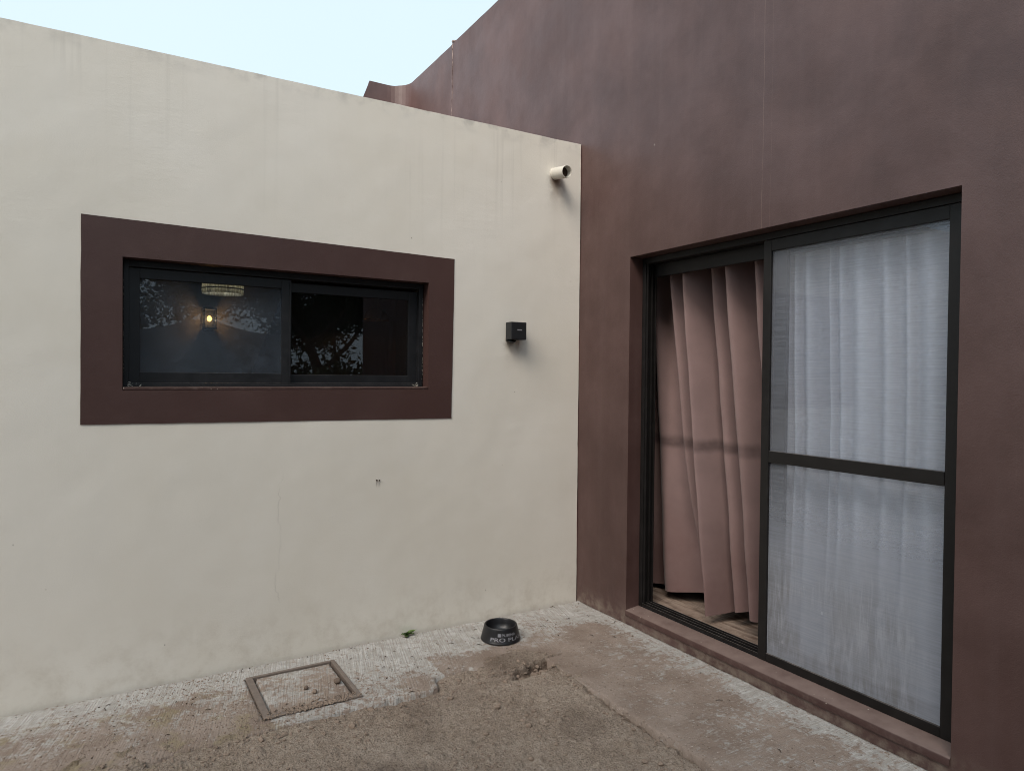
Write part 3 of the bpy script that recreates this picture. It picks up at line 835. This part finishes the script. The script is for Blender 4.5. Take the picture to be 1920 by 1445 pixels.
# interior of the cream wing (seen through the window)
rm = tag(box("room_floor", -6.9, -0.05, 0.17, 3.99, 0.0, 0.06, M_FLOOR), kind='structure')
tag(box("room_back_wall", -6.9, -0.05, 3.55, 3.6, 0.06, 2.58, M_ROOMW), kind='structure')
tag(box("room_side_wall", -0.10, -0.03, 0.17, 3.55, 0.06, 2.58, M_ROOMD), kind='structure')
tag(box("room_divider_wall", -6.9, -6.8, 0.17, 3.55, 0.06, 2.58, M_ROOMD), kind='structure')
tag(box("room_ceiling", -6.9, -0.11, 0.17, 3.55, 2.58, 2.599, M_ROOMW), kind='structure')

# box sconce on the back wall
sc_ = empty("wall_sconce", (-1.846, 3.55, 2.0)); tag(sc_, 'small lit box lantern glowing on the wall inside the left window pane', 'wall lamp')
bm = bmesh.new()
cx, cy, cz = -1.846, 3.47, 2.015
for sx in (-1, 1):
    for sy in (-1, 1):
        add_box(bm, cx + sx * .052 - .005, cx + sx * .052 + .005, cy + sy * .052 - .005, cy + sy * .052 + .005, cz - .085, cz + .085)
add_box(bm, cx - .06, cx + .06, cy - .06, cy + .06, cz + .085, cz + .100)
add_box(bm, cx - .06, cx + .06, cy - .06, cy + .06, cz - .100, cz - .085)
bm_obj("lantern_frame", bm, M_BLACK, sc_)
box("backplate", cx - .045, cx + .045, 3.532, 3.549, cz - .12, cz + .12, M_BLACK, sc_)
bm = bmesh.new(); bmesh.ops.create_uvsphere(bm, u_segments=16, v_segments=10, radius=0.021)
for v in bm.verts: v.co = Vector((cx, cy, cz)) + Vector((v.co.x, v.co.y, v.co.z * 1.35))
bm_obj("bulb", bm, M_BULB, sc_, True)
ld = bpy.data.lights.new("sconce_light", 'POINT'); ld.energy = 1.1; ld.color = (1.0, 0.56, 0.22); ld.shadow_soft_size = 0.03
lo = bpy.data.objects.new("sconce_light", ld); COL.objects.link(lo); lo.parent = sc_; lo.location = (0, -0.08, 0.015)

# woven pendant shade
ps = empty("pendant_lamp", (-1.86, 2.5, 2.58)); tag(ps, 'pale woven drum pendant lampshade hanging inside the left window pane', 'pendant lamp')
bm = bmesh.new()
lathe(bm, [(0.150, 0.30), (0.158, 0.15), (0.164, 0.03), (0.160, 0.0), (0.154, 0.0), (0.158, 0.03), (0.146, 0.30)], (-1.86, 2.5, 2.155), 48)
for f in bm.faces: f.smooth = True
bm_obj("lamp_shade", bm, M_SHADE, ps)
bm = bmesh.new(); lathe(bm, [(0.1655, 0.035), (0.1665, 0.040), (0.1655, 0.045)], (-1.86, 2.5, 2.155), 48); bm_obj("band", bm, M_LITTER, ps)
bm = bmesh.new(); tube(bm, [(-1.86, 2.5, 2.579), (-1.86, 2.5, 2.36)], [0.004, 0.004], 8); bm_obj("cord", bm, M_BLACK, ps)
bm = bmesh.new(); bmesh.ops.create_uvsphere(bm, u_segments=16, v_segments=10, radius=0.03)
for v in bm.verts: v.co += Vector((-1.86, 2.5, 2.32))
bm_obj("bulb", bm, mat_emit("pendant_bulb", (1.0, 0.93, 0.78), 4.0), ps, True)
ld = bpy.data.lights.new("pendant_light", 'POINT'); ld.energy = 0.55; ld.color = (1.0, 0.93, 0.80); ld.shadow_soft_size = 0.04
lo = bpy.data.objects.new("pendant_light", ld); COL.objects.link(lo); lo.parent = ps; lo.location = (0, 0, -0.32)

# copper dome pendant
cp = empty("copper_pendant_lamp", (-0.52, 2.5, 2.58)); tag(cp, 'hammered copper dome pendant lamp glinting inside the right window pane', 'pendant lamp')
bm = bmesh.new()
prof = [(0.012, 0.115), (0.05, 0.108), (0.085, 0.088), (0.108, 0.055), (0.118, 0.015), (0.120, 0.0), (0.116, 0.0), (0.104, 0.052), (0.08, 0.083), (0.04, 0.102), (0.008, 0.108)]
lathe(bm, prof, (-0.52, 2.5, 2.0), 40); bm_obj("dome", bm, M_COPPER, cp, True)
bm = bmesh.new(); tube(bm, [(-0.52, 2.5, 2.579), (-0.52, 2.5, 2.112)], [0.004, 0.006], 8); bm_obj("cord", bm, M_BLACK, cp)
bm = bmesh.new(); bmesh.ops.create_uvsphere(bm, u_segments=12, v_segments=8, radius=0.018)
for v in bm.verts: v.co += Vector((-0.52, 2.5, 2.05))
bm_obj("bulb", bm, mat_emit("dome_bulb", (1.0, 0.75, 0.42), 6.0), cp, True)
ld = bpy.data.lights.new("dome_light", 'POINT'); ld.energy = 0.5; ld.color = (1.0, 0.66, 0.34); ld.shadow_soft_size = 0.02
lo = bpy.data.objects.new("dome_light", ld); COL.objects.link(lo); lo.parent = cp; lo.location = (0, 0, -0.545)

# ------------------------------------------------------------------ maroon building
mar = empty("maroon_house", (2.5, -1.0, 0))
tag(mar, 'tall maroon plastered house with a dark sliding glass door', 'house')
DY0, DY1, DZ0, DZ1 = -2.340, -0.500, 0.082, 2.217
TOP = 4.512
ys = list(np.linspace(-4.0, DY0, 18)) + list(np.linspace(DY0, DY1, 20))[1:] + list(np.linspace(DY1, 2.90, 36))[1:]
zs = [-0.15, 0.0, DZ0] + list(np.linspace(DZ0, DZ1, 22))[1:] + list(np.linspace(DZ1, 4.45, 24))[1:] + [TOP]
plan = [(0.0, y) for y in ys]
for k in range(1, 9):
    a = k / 8 * math.pi / 2
    plan.append((-0.2 + 0.2 * math.cos(a), 2.90 + 0.2 * math.sin(a)))
plan += [(-0.30, 3.10), (-0.384, 3.10)]
nyw = len(ys)
V = []; ids = {}; Fc = []
for i, (px, py) in enumerate(plan):
    for j, z in enumerate(zs):
        zz = z
        if j == len(zs) - 1: zz = TOP + 0.004 * nz(py, 1, 0, 3) + 0.0025 * nz(py, 2, 0, 12) + (-0.018 if i > nyw + 4 else 0) + (-0.012 if py > 1.975 and i < nyw + 5 else 0)
        xx = px
        if i < nyw:
            fade = 0 if (DY0 - .01 <= py <= DY1 + .01 and z <= DZ1 + .01) or z < 0.05 else 1
            xx += fade * (0.003 * nz(py, z, 9, 1.7) + 0.001 * nz(py, z, 4, 7))
        else:
            # the free end flares outwards towards the bottom
            if i == len(plan) - 1: xx = -0.384 - (TOP - zz) * 0.38
            elif i == len(plan) - 2: xx = -0.30 - (TOP - zz) * 0.18
        ids[i, j] = len(V); V.append((xx, py, zz))
for i in range(len(plan) - 1):
    for j in range(len(zs) - 1):
        yc = (plan[i][1] + plan[i + 1][1]) / 2; zc = (zs[j] + zs[j + 1]) / 2
        if i < nyw - 1 and DY0 < yc < DY1 and DZ0 < zc < DZ1: continue
        Fc.append((ids[i, j], ids[i + 1, j], ids[i + 1, j + 1], ids[i, j + 1]))
# parapet top and inner side
nt = len(zs) - 1
inner = []
for i, (px, py) in enumerate(plan):
    if i < nyw: q = (px + 0.2, py)
    else:
        q = (V[ids[i, nt]][0] + (0.2 if i < nyw + 8 else 0.0), (3.13 if i >= nyw + 8 else max(py, 3.1) + 0.2) if i >= nyw + 4 else py + 0.1)
    inner.append((len(V), len(V) + 1)); V.append((q[0], q[1], V[ids[i, nt]][2] - 0.004)); V.append((q[0], q[1], 2.75))
for i in range(len(plan) - 1):
    Fc.append((ids[i, nt], ids[i + 1, nt], inner[i + 1][0], inner[i][0]))
    Fc.append((inner[i][0], inner[i + 1][0], inner[i + 1][1], inner[i][1]))
kl = len(plan) - 1
Fc.append((*[ids[kl, j] for j in range(len(zs) - 1, 14, -1)], inner[kl][1], inner[kl][0]))
# reveals of the door opening
for (ya, za, yb, zb) in ((DY0, DZ0, DY0, DZ1), (DY0, DZ1, DY1, DZ1), (DY1, DZ1, DY1, DZ0)):
    b = len(V); V += [(0, ya, za), (0, yb, zb), (0.20, yb, zb), (0.20, ya, za)]; Fc.append((b, b + 1, b + 2, b + 3))
me_o = pyd("wall", V, Fc, M_MAROON, mar)
box("end_wall", 0.004, 6.0, -4.2, -4.001, -0.15, TOP - 0.01, M_MAROON, mar)
box("far_wall", 5.8, 6.0, -4.0, 3.5, -0.15, TOP - 0.01, M_MAROON, mar)
box("back_wall", 0.21, 5.8, 3.3, 3.5, -0.15, TOP - 0.02, M_MAROON, mar)
box("roof", 0.21, 5.8, -4.0, 3.3, 2.75, 2.95, M_ROOF, mar)
# wall joint above the cream roof
bm = bmesh.new()
pts = [(-0.001, 1.975 + 0.008 * nz(z, 1, 0, 4) + 0.004 * nz(z, 3, 0, 15), z) for z in np.linspace(3.0, 4.53, 40)]
tube(bm, pts, [0.0024 + 0.0016 * nz(p[2], 9, 0, 20) for p in pts], 6)
blob(bm, (0.01, 1.965, 4.525), 0.02, rng); blob(bm, (0.03, 1.99, 4.52), 0.016, rng)
bm_obj("wall_joint", bm, M_JOINT, mar)
# threshold ledge
V = []; Fc = []
n = 60
for k in range(n + 1):
    y = DY1 - 0.001 + (DY0 - DY1 + 0.002) * k / n
    j1 = 0.0016 * nz(y, 0, 0, 6); j2 = 0.0014 * nz(y, 5, 0, 9)
    V += [(-0.006 + j1, y, DZ0 - 0.03), (-0.007 + j1, y, DZ0 - 0.004 + j2), (-0.002 + j1, y, DZ0 + 0.003 + j2), (0.10, y, DZ0 + 0.014), (0.20, y, DZ0 + 0.014)]
for k in range(n):
    for q in range(4): a = k * 5 + q; Fc.append((a, a + 1, a + 6, a + 5))
pyd("threshold", V, Fc, M_LEDGE, mar, True)

# sliding door: outer frame with tracks
TZ = DZ0 + 0.012
bm = bmesh.new()
add_box(bm, 0.098, 0.190, DY1 - 0.030, DY1 - 0.002, TZ, DZ1 - 0.002, 0.002)
for q in (0.106, 0.140, 0.170): add_box(bm, q, q + 0.006, DY1 - 0.044, DY1 - 0.0302, TZ + .02, DZ1 - 0.03, 0.001)
add_box(bm, 0.098, 0.190, DY0 + 0.002, DY0 + 0.030, TZ, DZ1 - 0.002, 0.002)
add_box(bm, 0.0985, 0.1895, DY0 + 0.0305, DY1 - 0.0305, DZ1 - 0.036, DZ1 - 0.002, 0.002)
add_box(bm, 0.168, 0.1905, DY0 + 0.0305, DY1 - 0.0305, 2.105, DZ1 - 0.0365, 0.002)
door = bm_obj("sliding_door", bm, M_ALU2, mar)
bm = bmesh.new()
add_box(bm, 0.0985, 0.1895, DY0 + 0.031, DY1 - 0.031, TZ + 0.001, TZ + 0.010, 0.001)
bm_obj("track_base", bm, M_RUB, door)
for q, hgt in ((0.100, 0.024), (0.127, 0.026), (0.155, 0.026), (0.182, 0.024)):
    bm = bmesh.new(); add_box(bm, q, q + 0.0045, DY0 + 0.031, DY1 - 0.031, TZ + 0.0101, TZ + hgt, 0.001)
    bm_obj("track_rail", bm, M_ALU2, door)
# front leaf
LY0, LY1, LZ0, LZ1 = -2.312, -1.388, TZ + 0.0, 2.178
LX0, LX1 = 0.0955, 0.124
bm = bmesh.new()
frame_boxes(bm, 'x', LX0, LX1, LY0, LY1, LZ0 + 0.001, LZ1, 0.060, 0.046, 0.042, 0.056, 0.003)
bm_obj("leaf_frame", bm, M_ALU2, door)
bm = bmesh.new(); add_box(bm, LX0 - 0.0012, LX1 - 0.002, LY0 + 0.0605, LY1 - 0.0465, 1.083, 1.140, 0.003)
bm_obj("mid_rail", bm, M_ALU2, door)
gxp = LX0 + 0.012
box("upper_pane", gxp, gxp + 0.004, LY0 + 0.056, LY1 - 0.042, 1.138, LZ1 - 0.052, M_GL_DIRTY, door)
box("lower_pane", gxp, gxp + 0.004, LY0 + 0.056, LY1 - 0.042, LZ0 + 0.040, 1.085, M_GL_DIRTY, door)
# rear leaf parked behind it
bm = bmesh.new()
frame_boxes(bm, 'x', 0.138, 0.164, -2.322, -1.422, TZ + 0.027, 2.176, 0.060, 0.070, 0.060, 0.056, 0.003)
bm_obj("leaf_frame", bm, M_ALU2, door)
box("rear_pane", 0.149, 0.153, -2.266, -1.488, TZ + 0.08, 2.124, mat_glass("clean_door_glass", 0.01, (0.97, 0.97, 0.98)), door)

# interior behind the door
tag(box("bedroom_floor", 0.192, 5.79, -3.99, 3.29, -0.10, DZ0 + 0.016, M_FLOOR), kind='structure')
tag(box("bedroom_ceiling", 0.205, 5.79, -3.99, 3.29, 2.70, 2.749, M_ROOMW), kind='structure')
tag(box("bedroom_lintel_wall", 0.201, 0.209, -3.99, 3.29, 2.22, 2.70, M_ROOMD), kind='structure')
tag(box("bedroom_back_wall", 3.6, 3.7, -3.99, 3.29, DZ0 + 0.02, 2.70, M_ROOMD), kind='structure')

# ------------------------------------------------------------------ curtains
def interp(t, xs_, ys_): return float(np.interp(t, xs_, ys_))
def curtain(name, ya, yb, ztop, hem, offs, mat, n_u=260, n_v=60):
    V = []; Fc = []
    for j in range(n_v + 1):
        v = j / n_v
        for i in range(n_u + 1):
            y = ya + (yb - ya) * i / n_u
            zb = hem(y)
            z = ztop + (zb - ztop) * v
            V.append((offs(y, z), y, z))
    for j in range(n_v):
        for i in range(n_u):
            a = j * (n_u + 1) + i; Fc.append((a, a + 1, a + n_u + 2, a + n_u + 1))
    return pyd(name, V, Fc, mat, None, True)
# fold lines (y at z = 2.0 , y at z = 0.2); cloth swings out sharply at each line and falls back to its right
folds = [(-0.10, -0.14), (-0.32, -0.40), (-0.543, -0.760), (-0.695, -0.908), (-0.845, -1.02), (-0.993, -1.155), (-1.169, -1.33), (-1.36, -1.50), (-1.55, -1.68), (-1.75, -1.86)]
amp = [0.03, 0.06, 0.095, 0.135, 0.070, 0.130, 0.115, 0.10, 0.10]
def pink_x(y, z):
    k = (2.0 - z) / 1.8
    L = [a + (b - a) * k for a, b in folds]
    x = 0.44
    for q in range(len(L) - 1):
        hi, lo = L[q], L[q + 1]
        if lo < y <= hi:
            t = (hi - y) / (hi - lo)
            A = amp[q] * (1.0 - 0.25 * k)
            if q == 2: A *= 1 - 0.75 * sstep(0.5, 1.0, k)
            if q == 3: A *= 1 + 0.4 * k
            lobe = math.sin(math.pi * min(1.0, max(0.0, t)) ** 0.66) ** 1.7
            x = 0.44 - (A * 1.25 + 0.065) * lobe
            x -= 0.010 * (0.5 + 0.5 * math.cos((t - 0.45) * 15 + q)) * lobe * (1 - k * 0.5)
    return x + 0.008 * nz(y, z, 0, 3) + 0.003 * nz(y, z * 0.35, 2, 14)
def pink_hem(y):
    return interp(-y, [0.12, 0.47, 0.60, 0.70, 0.80, 0.893, 0.905, 0.945, 0.99, 1.08, 1.17, 1.24, 1.9], [0.13, 0.145, 0.165, 0.18, 0.185, 0.187, 0.165, 0.150, 0.158, 0.192, 0.205, 0.195, 0.16])
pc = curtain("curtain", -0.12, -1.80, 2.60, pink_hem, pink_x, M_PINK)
tag(pc, 'dusty pink curtain hanging in folds in the open half of the sliding door', 'curtain')
SF = [(-1.455, .020), (-1.505, .012), (-1.575, .030), (-1.69, .012), (-1.745, .022), (-1.835, .045), (-1.955, .030), (-2.045, .020), (-2.13, .045), (-2.25, .03), (-2.36, .03)]
def sheer_p(y, z):
    k = (2.2 - z) / 2.0
    return y + 0.045 * k * nz(y, 0, 5, 3) + 0.02 * nz(z, y, 0, 0.9)
def sheer_x(y, z):
    yy = sheer_p(y, z)
    f = sum(math.exp(-((yy - c) / w_) ** 2) for c, w_ in SF)
    return 0.230 - 0.036 * min(1.0, f) + 0.004 * nz(y, z, 0, 5)
def sheer_d(y, z):
    yy = sheer_p(y, z)
    f = sum(math.exp(-((yy - c) / (w_ * 0.8)) ** 2) for c, w_ in SF)
    return max(0.25, min(0.97, 0.50 + 0.16 * sstep(-1.5, -1.95, y) + 0.34 * f + 0.06 * nz(y, z, 0, 2.0)))
shc = curtain("curtain", -1.40, -2.50, 2.60, lambda y: 0.125 + 0.01 * nz(y, 0, 0, 5), sheer_x, M_SHEER, 260, 40)
a_ = shc.data.attributes.new('weave', 'FLOAT', 'POINT'); a_.data.foreach_set('value', np.array([sheer_d(v.co.y, v.co.z) for v in shc.data.vertices], dtype=np.float32))
tag(shc, 'white curtain hanging close behind the hazy door glass', 'curtain')

# ------------------------------------------------------------------ wall fixture
wf = empty("wall_fixture", (-0.525, 0, 1.775)); tag(wf, 'small black box fixture with a pale maker mark on the cream wall', 'wall fixture')
bm = bmesh.new(); add_box(bm, -0.579, -0.469, -0.082, -0.012, 1.719, 1.827, 0.005); bm_obj("housing", bm, M_BLACK, wf)
bm = bmesh.new(); add_box(bm, -0.570, -0.500, -0.0118, 0.003, 1.712, 1.818, 0.003); bm_obj("back_plate", bm, M_BLACK, wf)
bm = bmesh.new(); tube(bm, [(-0.553, -0.040, 1.722), (-0.553, -0.040, 1.708), (-0.553, -0.038, 1.702)], [0.026, 0.025, 0.016], 24); bm_obj("sensor", bm, M_BLACK, wf)
for k in range(5):
    w_ = (0.0055, 0.0045, 0.005, 0.004, 0.005)[k]
    x_ = -0.5355 + k * 0.0068
    box("maker_mark", x_, x_ + w_, -0.0828, -0.0820, 1.775, 1.782, M_MARK, wf)

# ------------------------------------------------------------------ dog bowl
BC = Vector((-0.775, -0.322, 0.004)); BH = 0.082; RB = 0.111; RT = 0.092
bowl = empty("dog_bowl", BC); tag(bowl, 'black plastic dog bowl with worn white lettering on the concrete', 'bowl')
bm = bmesh.new()
prof = [(0.0, 0.012), (0.095, 0.012), (0.100, 0.0), (0.1135, 0.0), (0.1142, 0.004), (0.1125, 0.007), (RB, 0.009), (0.1035, 0.040), (0.0965, 0.066), (0.0945, 0.076), (0.0925, 0.0805), (0.0890, 0.0820), (0.0855, 0.0805), (0.0835, 0.076), (0.080, 0.055), (0.073, 0.030), (0.060, 0.022), (0.0, 0.021)]
prof = prof[1:-1]
rings = lathe(bm, prof, BC, 72)
bm.faces.new(rings[-1]); bm.faces.new(list(reversed(rings[0])))
bm_obj("body", bm, M_BOWL, bowl, True)
view = math.atan2(-3.63652 - BC.y, -2.71086 - BC.x)
def side_r(z):
    return float(np.interp(z, [0.009, 0.040, 0.066, 0.076], [RB, 0.1035, 0.0965, 0.0945]))
def wrap_text(name, txt, a0, a1, z0, h, stretch=1.0, bold=0.0):
    cu = bpy.data.curves.new("t", 'FONT'); cu.body = txt; cu.size = 1.0; cu.offset = bold; cu.resolution_u = 4
    ob = bpy.data.objects.new("t", cu); COL.objects.link(ob)
    bpy.context.view_layer.update()
    me = bpy.data.meshes.new_from_object(ob.evaluated_get(bpy.context.evaluated_depsgraph_get()))
    bpy.data.objects.remove(ob)
    bm = bmesh.new(); bm.from_mesh(me); bpy.data.meshes.remove(me)
    es = [e for e in bm.edges if e.calc_length() > 0.12]
    bmesh.ops.subdivide_edges(bm, edges=es, cuts=4, use_grid_fill=False)
    bmesh.ops.triangulate(bm, faces=bm.faces)
    xs_ = [v.co.x for v in bm.verts]; yy = [v.co.y for v in bm.verts]
    xa, xb, yb_ = min(xs_), max(xs_), max(yy); ya_ = min(yy)
    for v in bm.verts:
        u = (v.co.x - xa) / (xb - xa); z = z0 + (v.co.y - ya_) / (yb_ - ya_) * h
        a = view + a0 + (a1 - a0) * u
        r = side_r(z) + 0.0006
        v.co = Vector((BC.x + r * math.cos(a), BC.y + r * math.sin(a), BC.z + z))
    me = bpy.data.meshes.new(name); bm.to_mesh(me); bm.free()
    return link(name, me, M_PRINT, bowl)
R = math.radians
wrap_text("lettering", "PRO PLAN", R(-31), R(82), 0.017, 0.019)
wrap_text("lettering", "PURINA", R(4), R(52), 0.043, 0.014)
V = []; Fc = []
for i in range(3):
    for j in range(3):
        b = len(V)
        for (p, q) in ((0.06, 0.06), (0.94, 0.06), (0.94, 0.94), (0.06, 0.94)):
            a = view + R(-9 + 10 * (i + p) / 3); z = 0.042 + 0.016 * (j + q) / 3; r = side_r(z) + 0.0007
            V.append((BC.x + r * math.cos(a), BC.y + r * math.sin(a), BC.z + z))
        Fc.append((b, b + 1, b + 2, b + 3))
pyd("emblem", V, Fc, M_PRINT, bowl)

# ------------------------------------------------------------------ inspection cover
ic_ = empty("inspection_cover", (-1.90, -0.38, 0)); tag(ic_, 'square concrete inspection cover in a rusty steel frame', 'cover')
fx0, fx1, fy0, fy1 = -2.120, -1.682, -0.610, -0.150
bm = bmesh.new(); V = []; Fc = []
NL = 30
for i in range(NL + 1):
    for j in range(NL + 1):
        x = fx0 + 0.036 + (fx1 - fx0 - 0.062) * i / NL; y = fy0 + 0.035 + (fy1 - fy0 - 0.058) * j / NL
        V.append((x, y, 0.004 + 0.002 * fbm(x, y, 5, 9, 3) - (0.03 if i in (0, NL) or j in (0, NL) else 0)))
Fc = [(i * (NL + 1) + j, (i + 1) * (NL + 1) + j, (i + 1) * (NL + 1) + j + 1, i * (NL + 1) + j + 1) for i in range(NL) for j in range(NL)]
lid = pyd("lid", V, Fc, M_CONC, ic_, True)
dl_ = []; ml_ = []
for v in V:
    d = 0.42 + 0.35 * nz(v[0], v[1], 2, 7) + 0.5 * sstep(-0.44, -0.60, v[1] + 0.05 * nz(v[0], v[1], 0, 10))
    dl_.append(max(0, min(1, d))); ml_.append(0.25)
for nm, arr in (('dust', dl_), ('moss', ml_), ('broom', [0.0] * len(V))):
    a = lid.data.attributes.new(nm, 'FLOAT', 'POINT'); a.data.foreach_set('value', np.array(arr, dtype=np.float32))
for (a, b, c, d) in ((fx0, fx0 + 0.031, fy0, fy1), (fx1 - 0.021, fx1, fy0, fy1), (fx0 + 0.0315, fx1 - 0.0215, fy0, fy0 + 0.030), (fx0 + 0.0315, fx1 - 0.0215, fy1 - 0.018, fy1)):
    bm = bmesh.new(); add_box(bm, a, b, c, d, -0.03, 0.007, 0.003); bm_obj("frame_bar", bm, M_STEEL, ic_)
# soil washed over the front edge of the cover
bm = bmesh.new()
for k in range(420):
    x = rng.gauss(-1.90, 0.10); y = -0.60 + abs(rng.gauss(0, 0.035)) - 0.02
    blob(bm, (x, y, 0.008), rng.uniform(0.002, 0.006), rng)
o = bm_obj("soil_spill", bm, M_CLOD); tag(o, 'loose soil washed over the front edge of the inspection cover', 'soil', kind='stuff')
for (x, y, r, nm, lb) in ((-1.746, -0.425, 0.019, "stone", 'largest brown stone lying on the inspection cover near its right edge'),
                          (-1.893, -0.415, 0.012, "stone", 'small dark stone in the middle of the inspection cover'),
                          (-1.868, -0.470, 0.013, "stone", 'small pale-topped stone just in front of the dark one on the inspection cover')):
    bm = bmesh.new(); blob(bm, (x, y, 0.006 + r * 0.55), r, rng, 2)
    o = bm_obj(nm, bm, M_STONE if r != 0.013 else M_CLOD, None, True); tag(o, lb, 'stone', 'stones on the inspection cover')

# ------------------------------------------------------------------ weed at the foot of the wall
wd = empty("weed", (-1.222, -0.030, 0.0)); tag(wd, 'small green weed sprouting where cream wall meets concrete', 'weed')
for k in range(13):
    a = rng.uniform(math.pi * 0.95, math.pi * 2.05); ln = rng.uniform(0.035, 0.068); up = rng.uniform(0.15, 1.0)
    V = []; Fc = []
    for q in range(7):
        s_ = q / 6; wq = 0.0125 * math.sin(math.pi * (0.12 + 0.88 * s_)) ** 0.8 * (1.2 if q in (2, 4) else 0.85)
        d = s_ * ln
        px = -1.222 + math.cos(a) * d * math.cos(up); py = -0.020 + math.sin(a) * d * math.cos(up) * 0.9
        pz = 0.004 + d * math.sin(up) * (1 - 0.35 * s_)
        tx, ty = -math.sin(a), math.cos(a)
        V += [(px - tx * wq, py - ty * wq, pz + 0.001), (px, py, pz - 0.0012), (px + tx * wq, py + ty * wq, pz + 0.001)]
    for q in range(6):
        b = q * 3; Fc += [(b, b + 1, b + 4, b + 3), (b + 1, b + 2, b + 5, b + 4)]
    pyd("leaf", V, Fc, M_WEED, wd, True)

# ------------------------------------------------------------------ rest of the yard behind the camera (mirrored in the panes), with added light blockers
bw = empty("yard_wall", (-3, -8.2, 0)); tag(bw, 'grey rendered yard wall with a wavy top mirrored in the left window pane', 'wall')
V = []; Fc = []
xs = np.linspace(-6.5, -0.1, 60)
for x in xs:
    h = 2.15 + 0.20 * math.exp(-((x + 1.35) / 0.55) ** 2)
    V += [(x, -8.2, -0.2), (x, -8.2, h), (x, -8.4, h), (x, -8.4, -0.2)]
for i in range(len(xs) - 1):
    for q in range(3): a = i * 4 + q; Fc.append((a, a + 4, a + 5, a + 1))
Fc += [(0, 1, 2, 3), tuple(len(V) - 4 + k for k in (3, 2, 1, 0))]
pyd("wall", V, Fc, M_YARDW, bw)
sw = empty("side_light_blocker", (-8.6, -3, 0)); tag(sw, 'plain grey yard wall added far left of the frame to block low sky light', 'wall')  # unseen wall added to darken the foot of the maroon wall
box("wall", -8.7, -8.5, -4.65, 0.0, -0.2, 2.3, M_YARDW, sw)

nh = empty("shade_blocker", (-8.5, -9.0, 0)); tag(nh, 'tall grey-brown block added out of frame to shade the lower maroon wall', 'house')  # unseen building added to keep sun off the lower maroon wall
M_NH = simple("grey_brown_shade_blocker", (0.20, 0.18, 0.16), 0.85, 0.2, var=0.2, scale=3, bump=0.4)
NX0, NX1, NY0, NY1, NH_ = -10.5, -6.6, -13.0, -4.6, 9.0
box("wall", NX0, NX1, NY0, NY1, -0.2, NH_, M_NH, nh)
box("roof", NX0 - 0.1, NX1 + 0.1, NY0 - 0.1, NY1 + 0.1, NH_ + 0.002, NH_ + 0.2, M_ROOF, nh, 0.02)
for zc in (1.6, 4.4, 7.2):
    for yc in (-6.4, -8.9, -11.4):
        wo = box("window", NX1 - 0.02, NX1 + 0.03, yc - 0.55, yc + 0.55, zc - 0.55, zc + 0.55, M_ALU, nh, 0.01)
        box("pane", NX1 + 0.028, NX1 + 0.034, yc - 0.49, yc + 0.49, zc - 0.49, zc + 0.49, M_GL_CLEAR, wo)

def tree(name, loc, h, spread, nleaf, label, seed, leaf=0.09, droop=0.0):
    rg = random.Random(seed)
    t = empty(name, loc); tag(t, label, 'tree', 'trees behind the yard')
    bm = bmesh.new(); tips = []
    base = Vector(loc)
    def grow(p, d, L, r, lvl):
        pts = [p]; rad = [r]; q = p.copy(); dd = d.copy()
        for s in range(4):
            dd = (dd + Vector((rg.gauss(0, .18), rg.gauss(0, .18), rg.gauss(0, .12) - droop * lvl * .12))).normalized()
            q = q + dd * L / 4; pts.append(q.copy()); rad.append(r * (1 - 0.13 * (s + 1)))
            if lvl >= 2: tips.append((q.copy(), lvl))
        tube(bm, pts, rad, 7 if lvl < 2 else 5, False)
        if lvl < 4:
            for k in range(3 if lvl else 4):
                a = rg.uniform(0, 6.28); e = rg.uniform(.35, .95)
                nd = (dd * math.cos(e) + Vector((math.cos(a), math.sin(a), rg.uniform(-.1, .35))) * math.sin(e) * spread).normalized()
                src = pts[-1] if k < 2 else pts[rg.choice((2, 3))]
                grow(src, nd, L * rg.uniform(.6, .8), rad[-1] * .62, lvl + 1)
    grow(base + Vector((0, 0, -0.2)), Vector((0.05, 0, 1)), h * 0.38, h * 0.028, 0)
    bm_obj("trunk", bm, M_BARK, t, True)
    V = []; Fc = []
    for k in range(nleaf):
        c, lvl = rg.choice(tips)
        p = c + Vector((rg.gauss(0, .22), rg.gauss(0, .22), rg.gauss(0, .2)))
        a = Vector((rg.gauss(0, 1), rg.gauss(0, 1), rg.gauss(0, .7))).normalized() * leaf * rg.uniform(.6, 1.4)
        b = a.cross(Vector((rg.gauss(0, 1), rg.gauss(0, 1), rg.gauss(0, 1)))).normalized() * leaf * .38
        i0 = len(V); V += [p - a, p + b, p + a, p - b]; Fc.append((i0, i0 + 1, i0 + 2, i0 + 3))
    pyd("crown", V, Fc, M_LEAF, t)
tree("tree", (1.3, -9.6, -0.1), 6.5, 1.0, 24000, 'dense dark tree mirrored in the right window pane', 11, 0.075)
tree("tree", (0.2, -11.5, -0.1), 6.0, 1.1, 24000, 'leafy tree mirrored near the middle bar of the window', 5, 0.075)
tree("tree", (-2.4, -13.0, -0.1), 7.0, 1.1, 1500, 'thin drooping tree with bare branches mirrored in the left window pane', 23, 0.055, 1.0)
tree("tree", (2.0, -8.4, -0.1), 4.4, 1.2, 34000, 'low bushy tree mirrored at the foot of the right window pane', 41, 0.075)
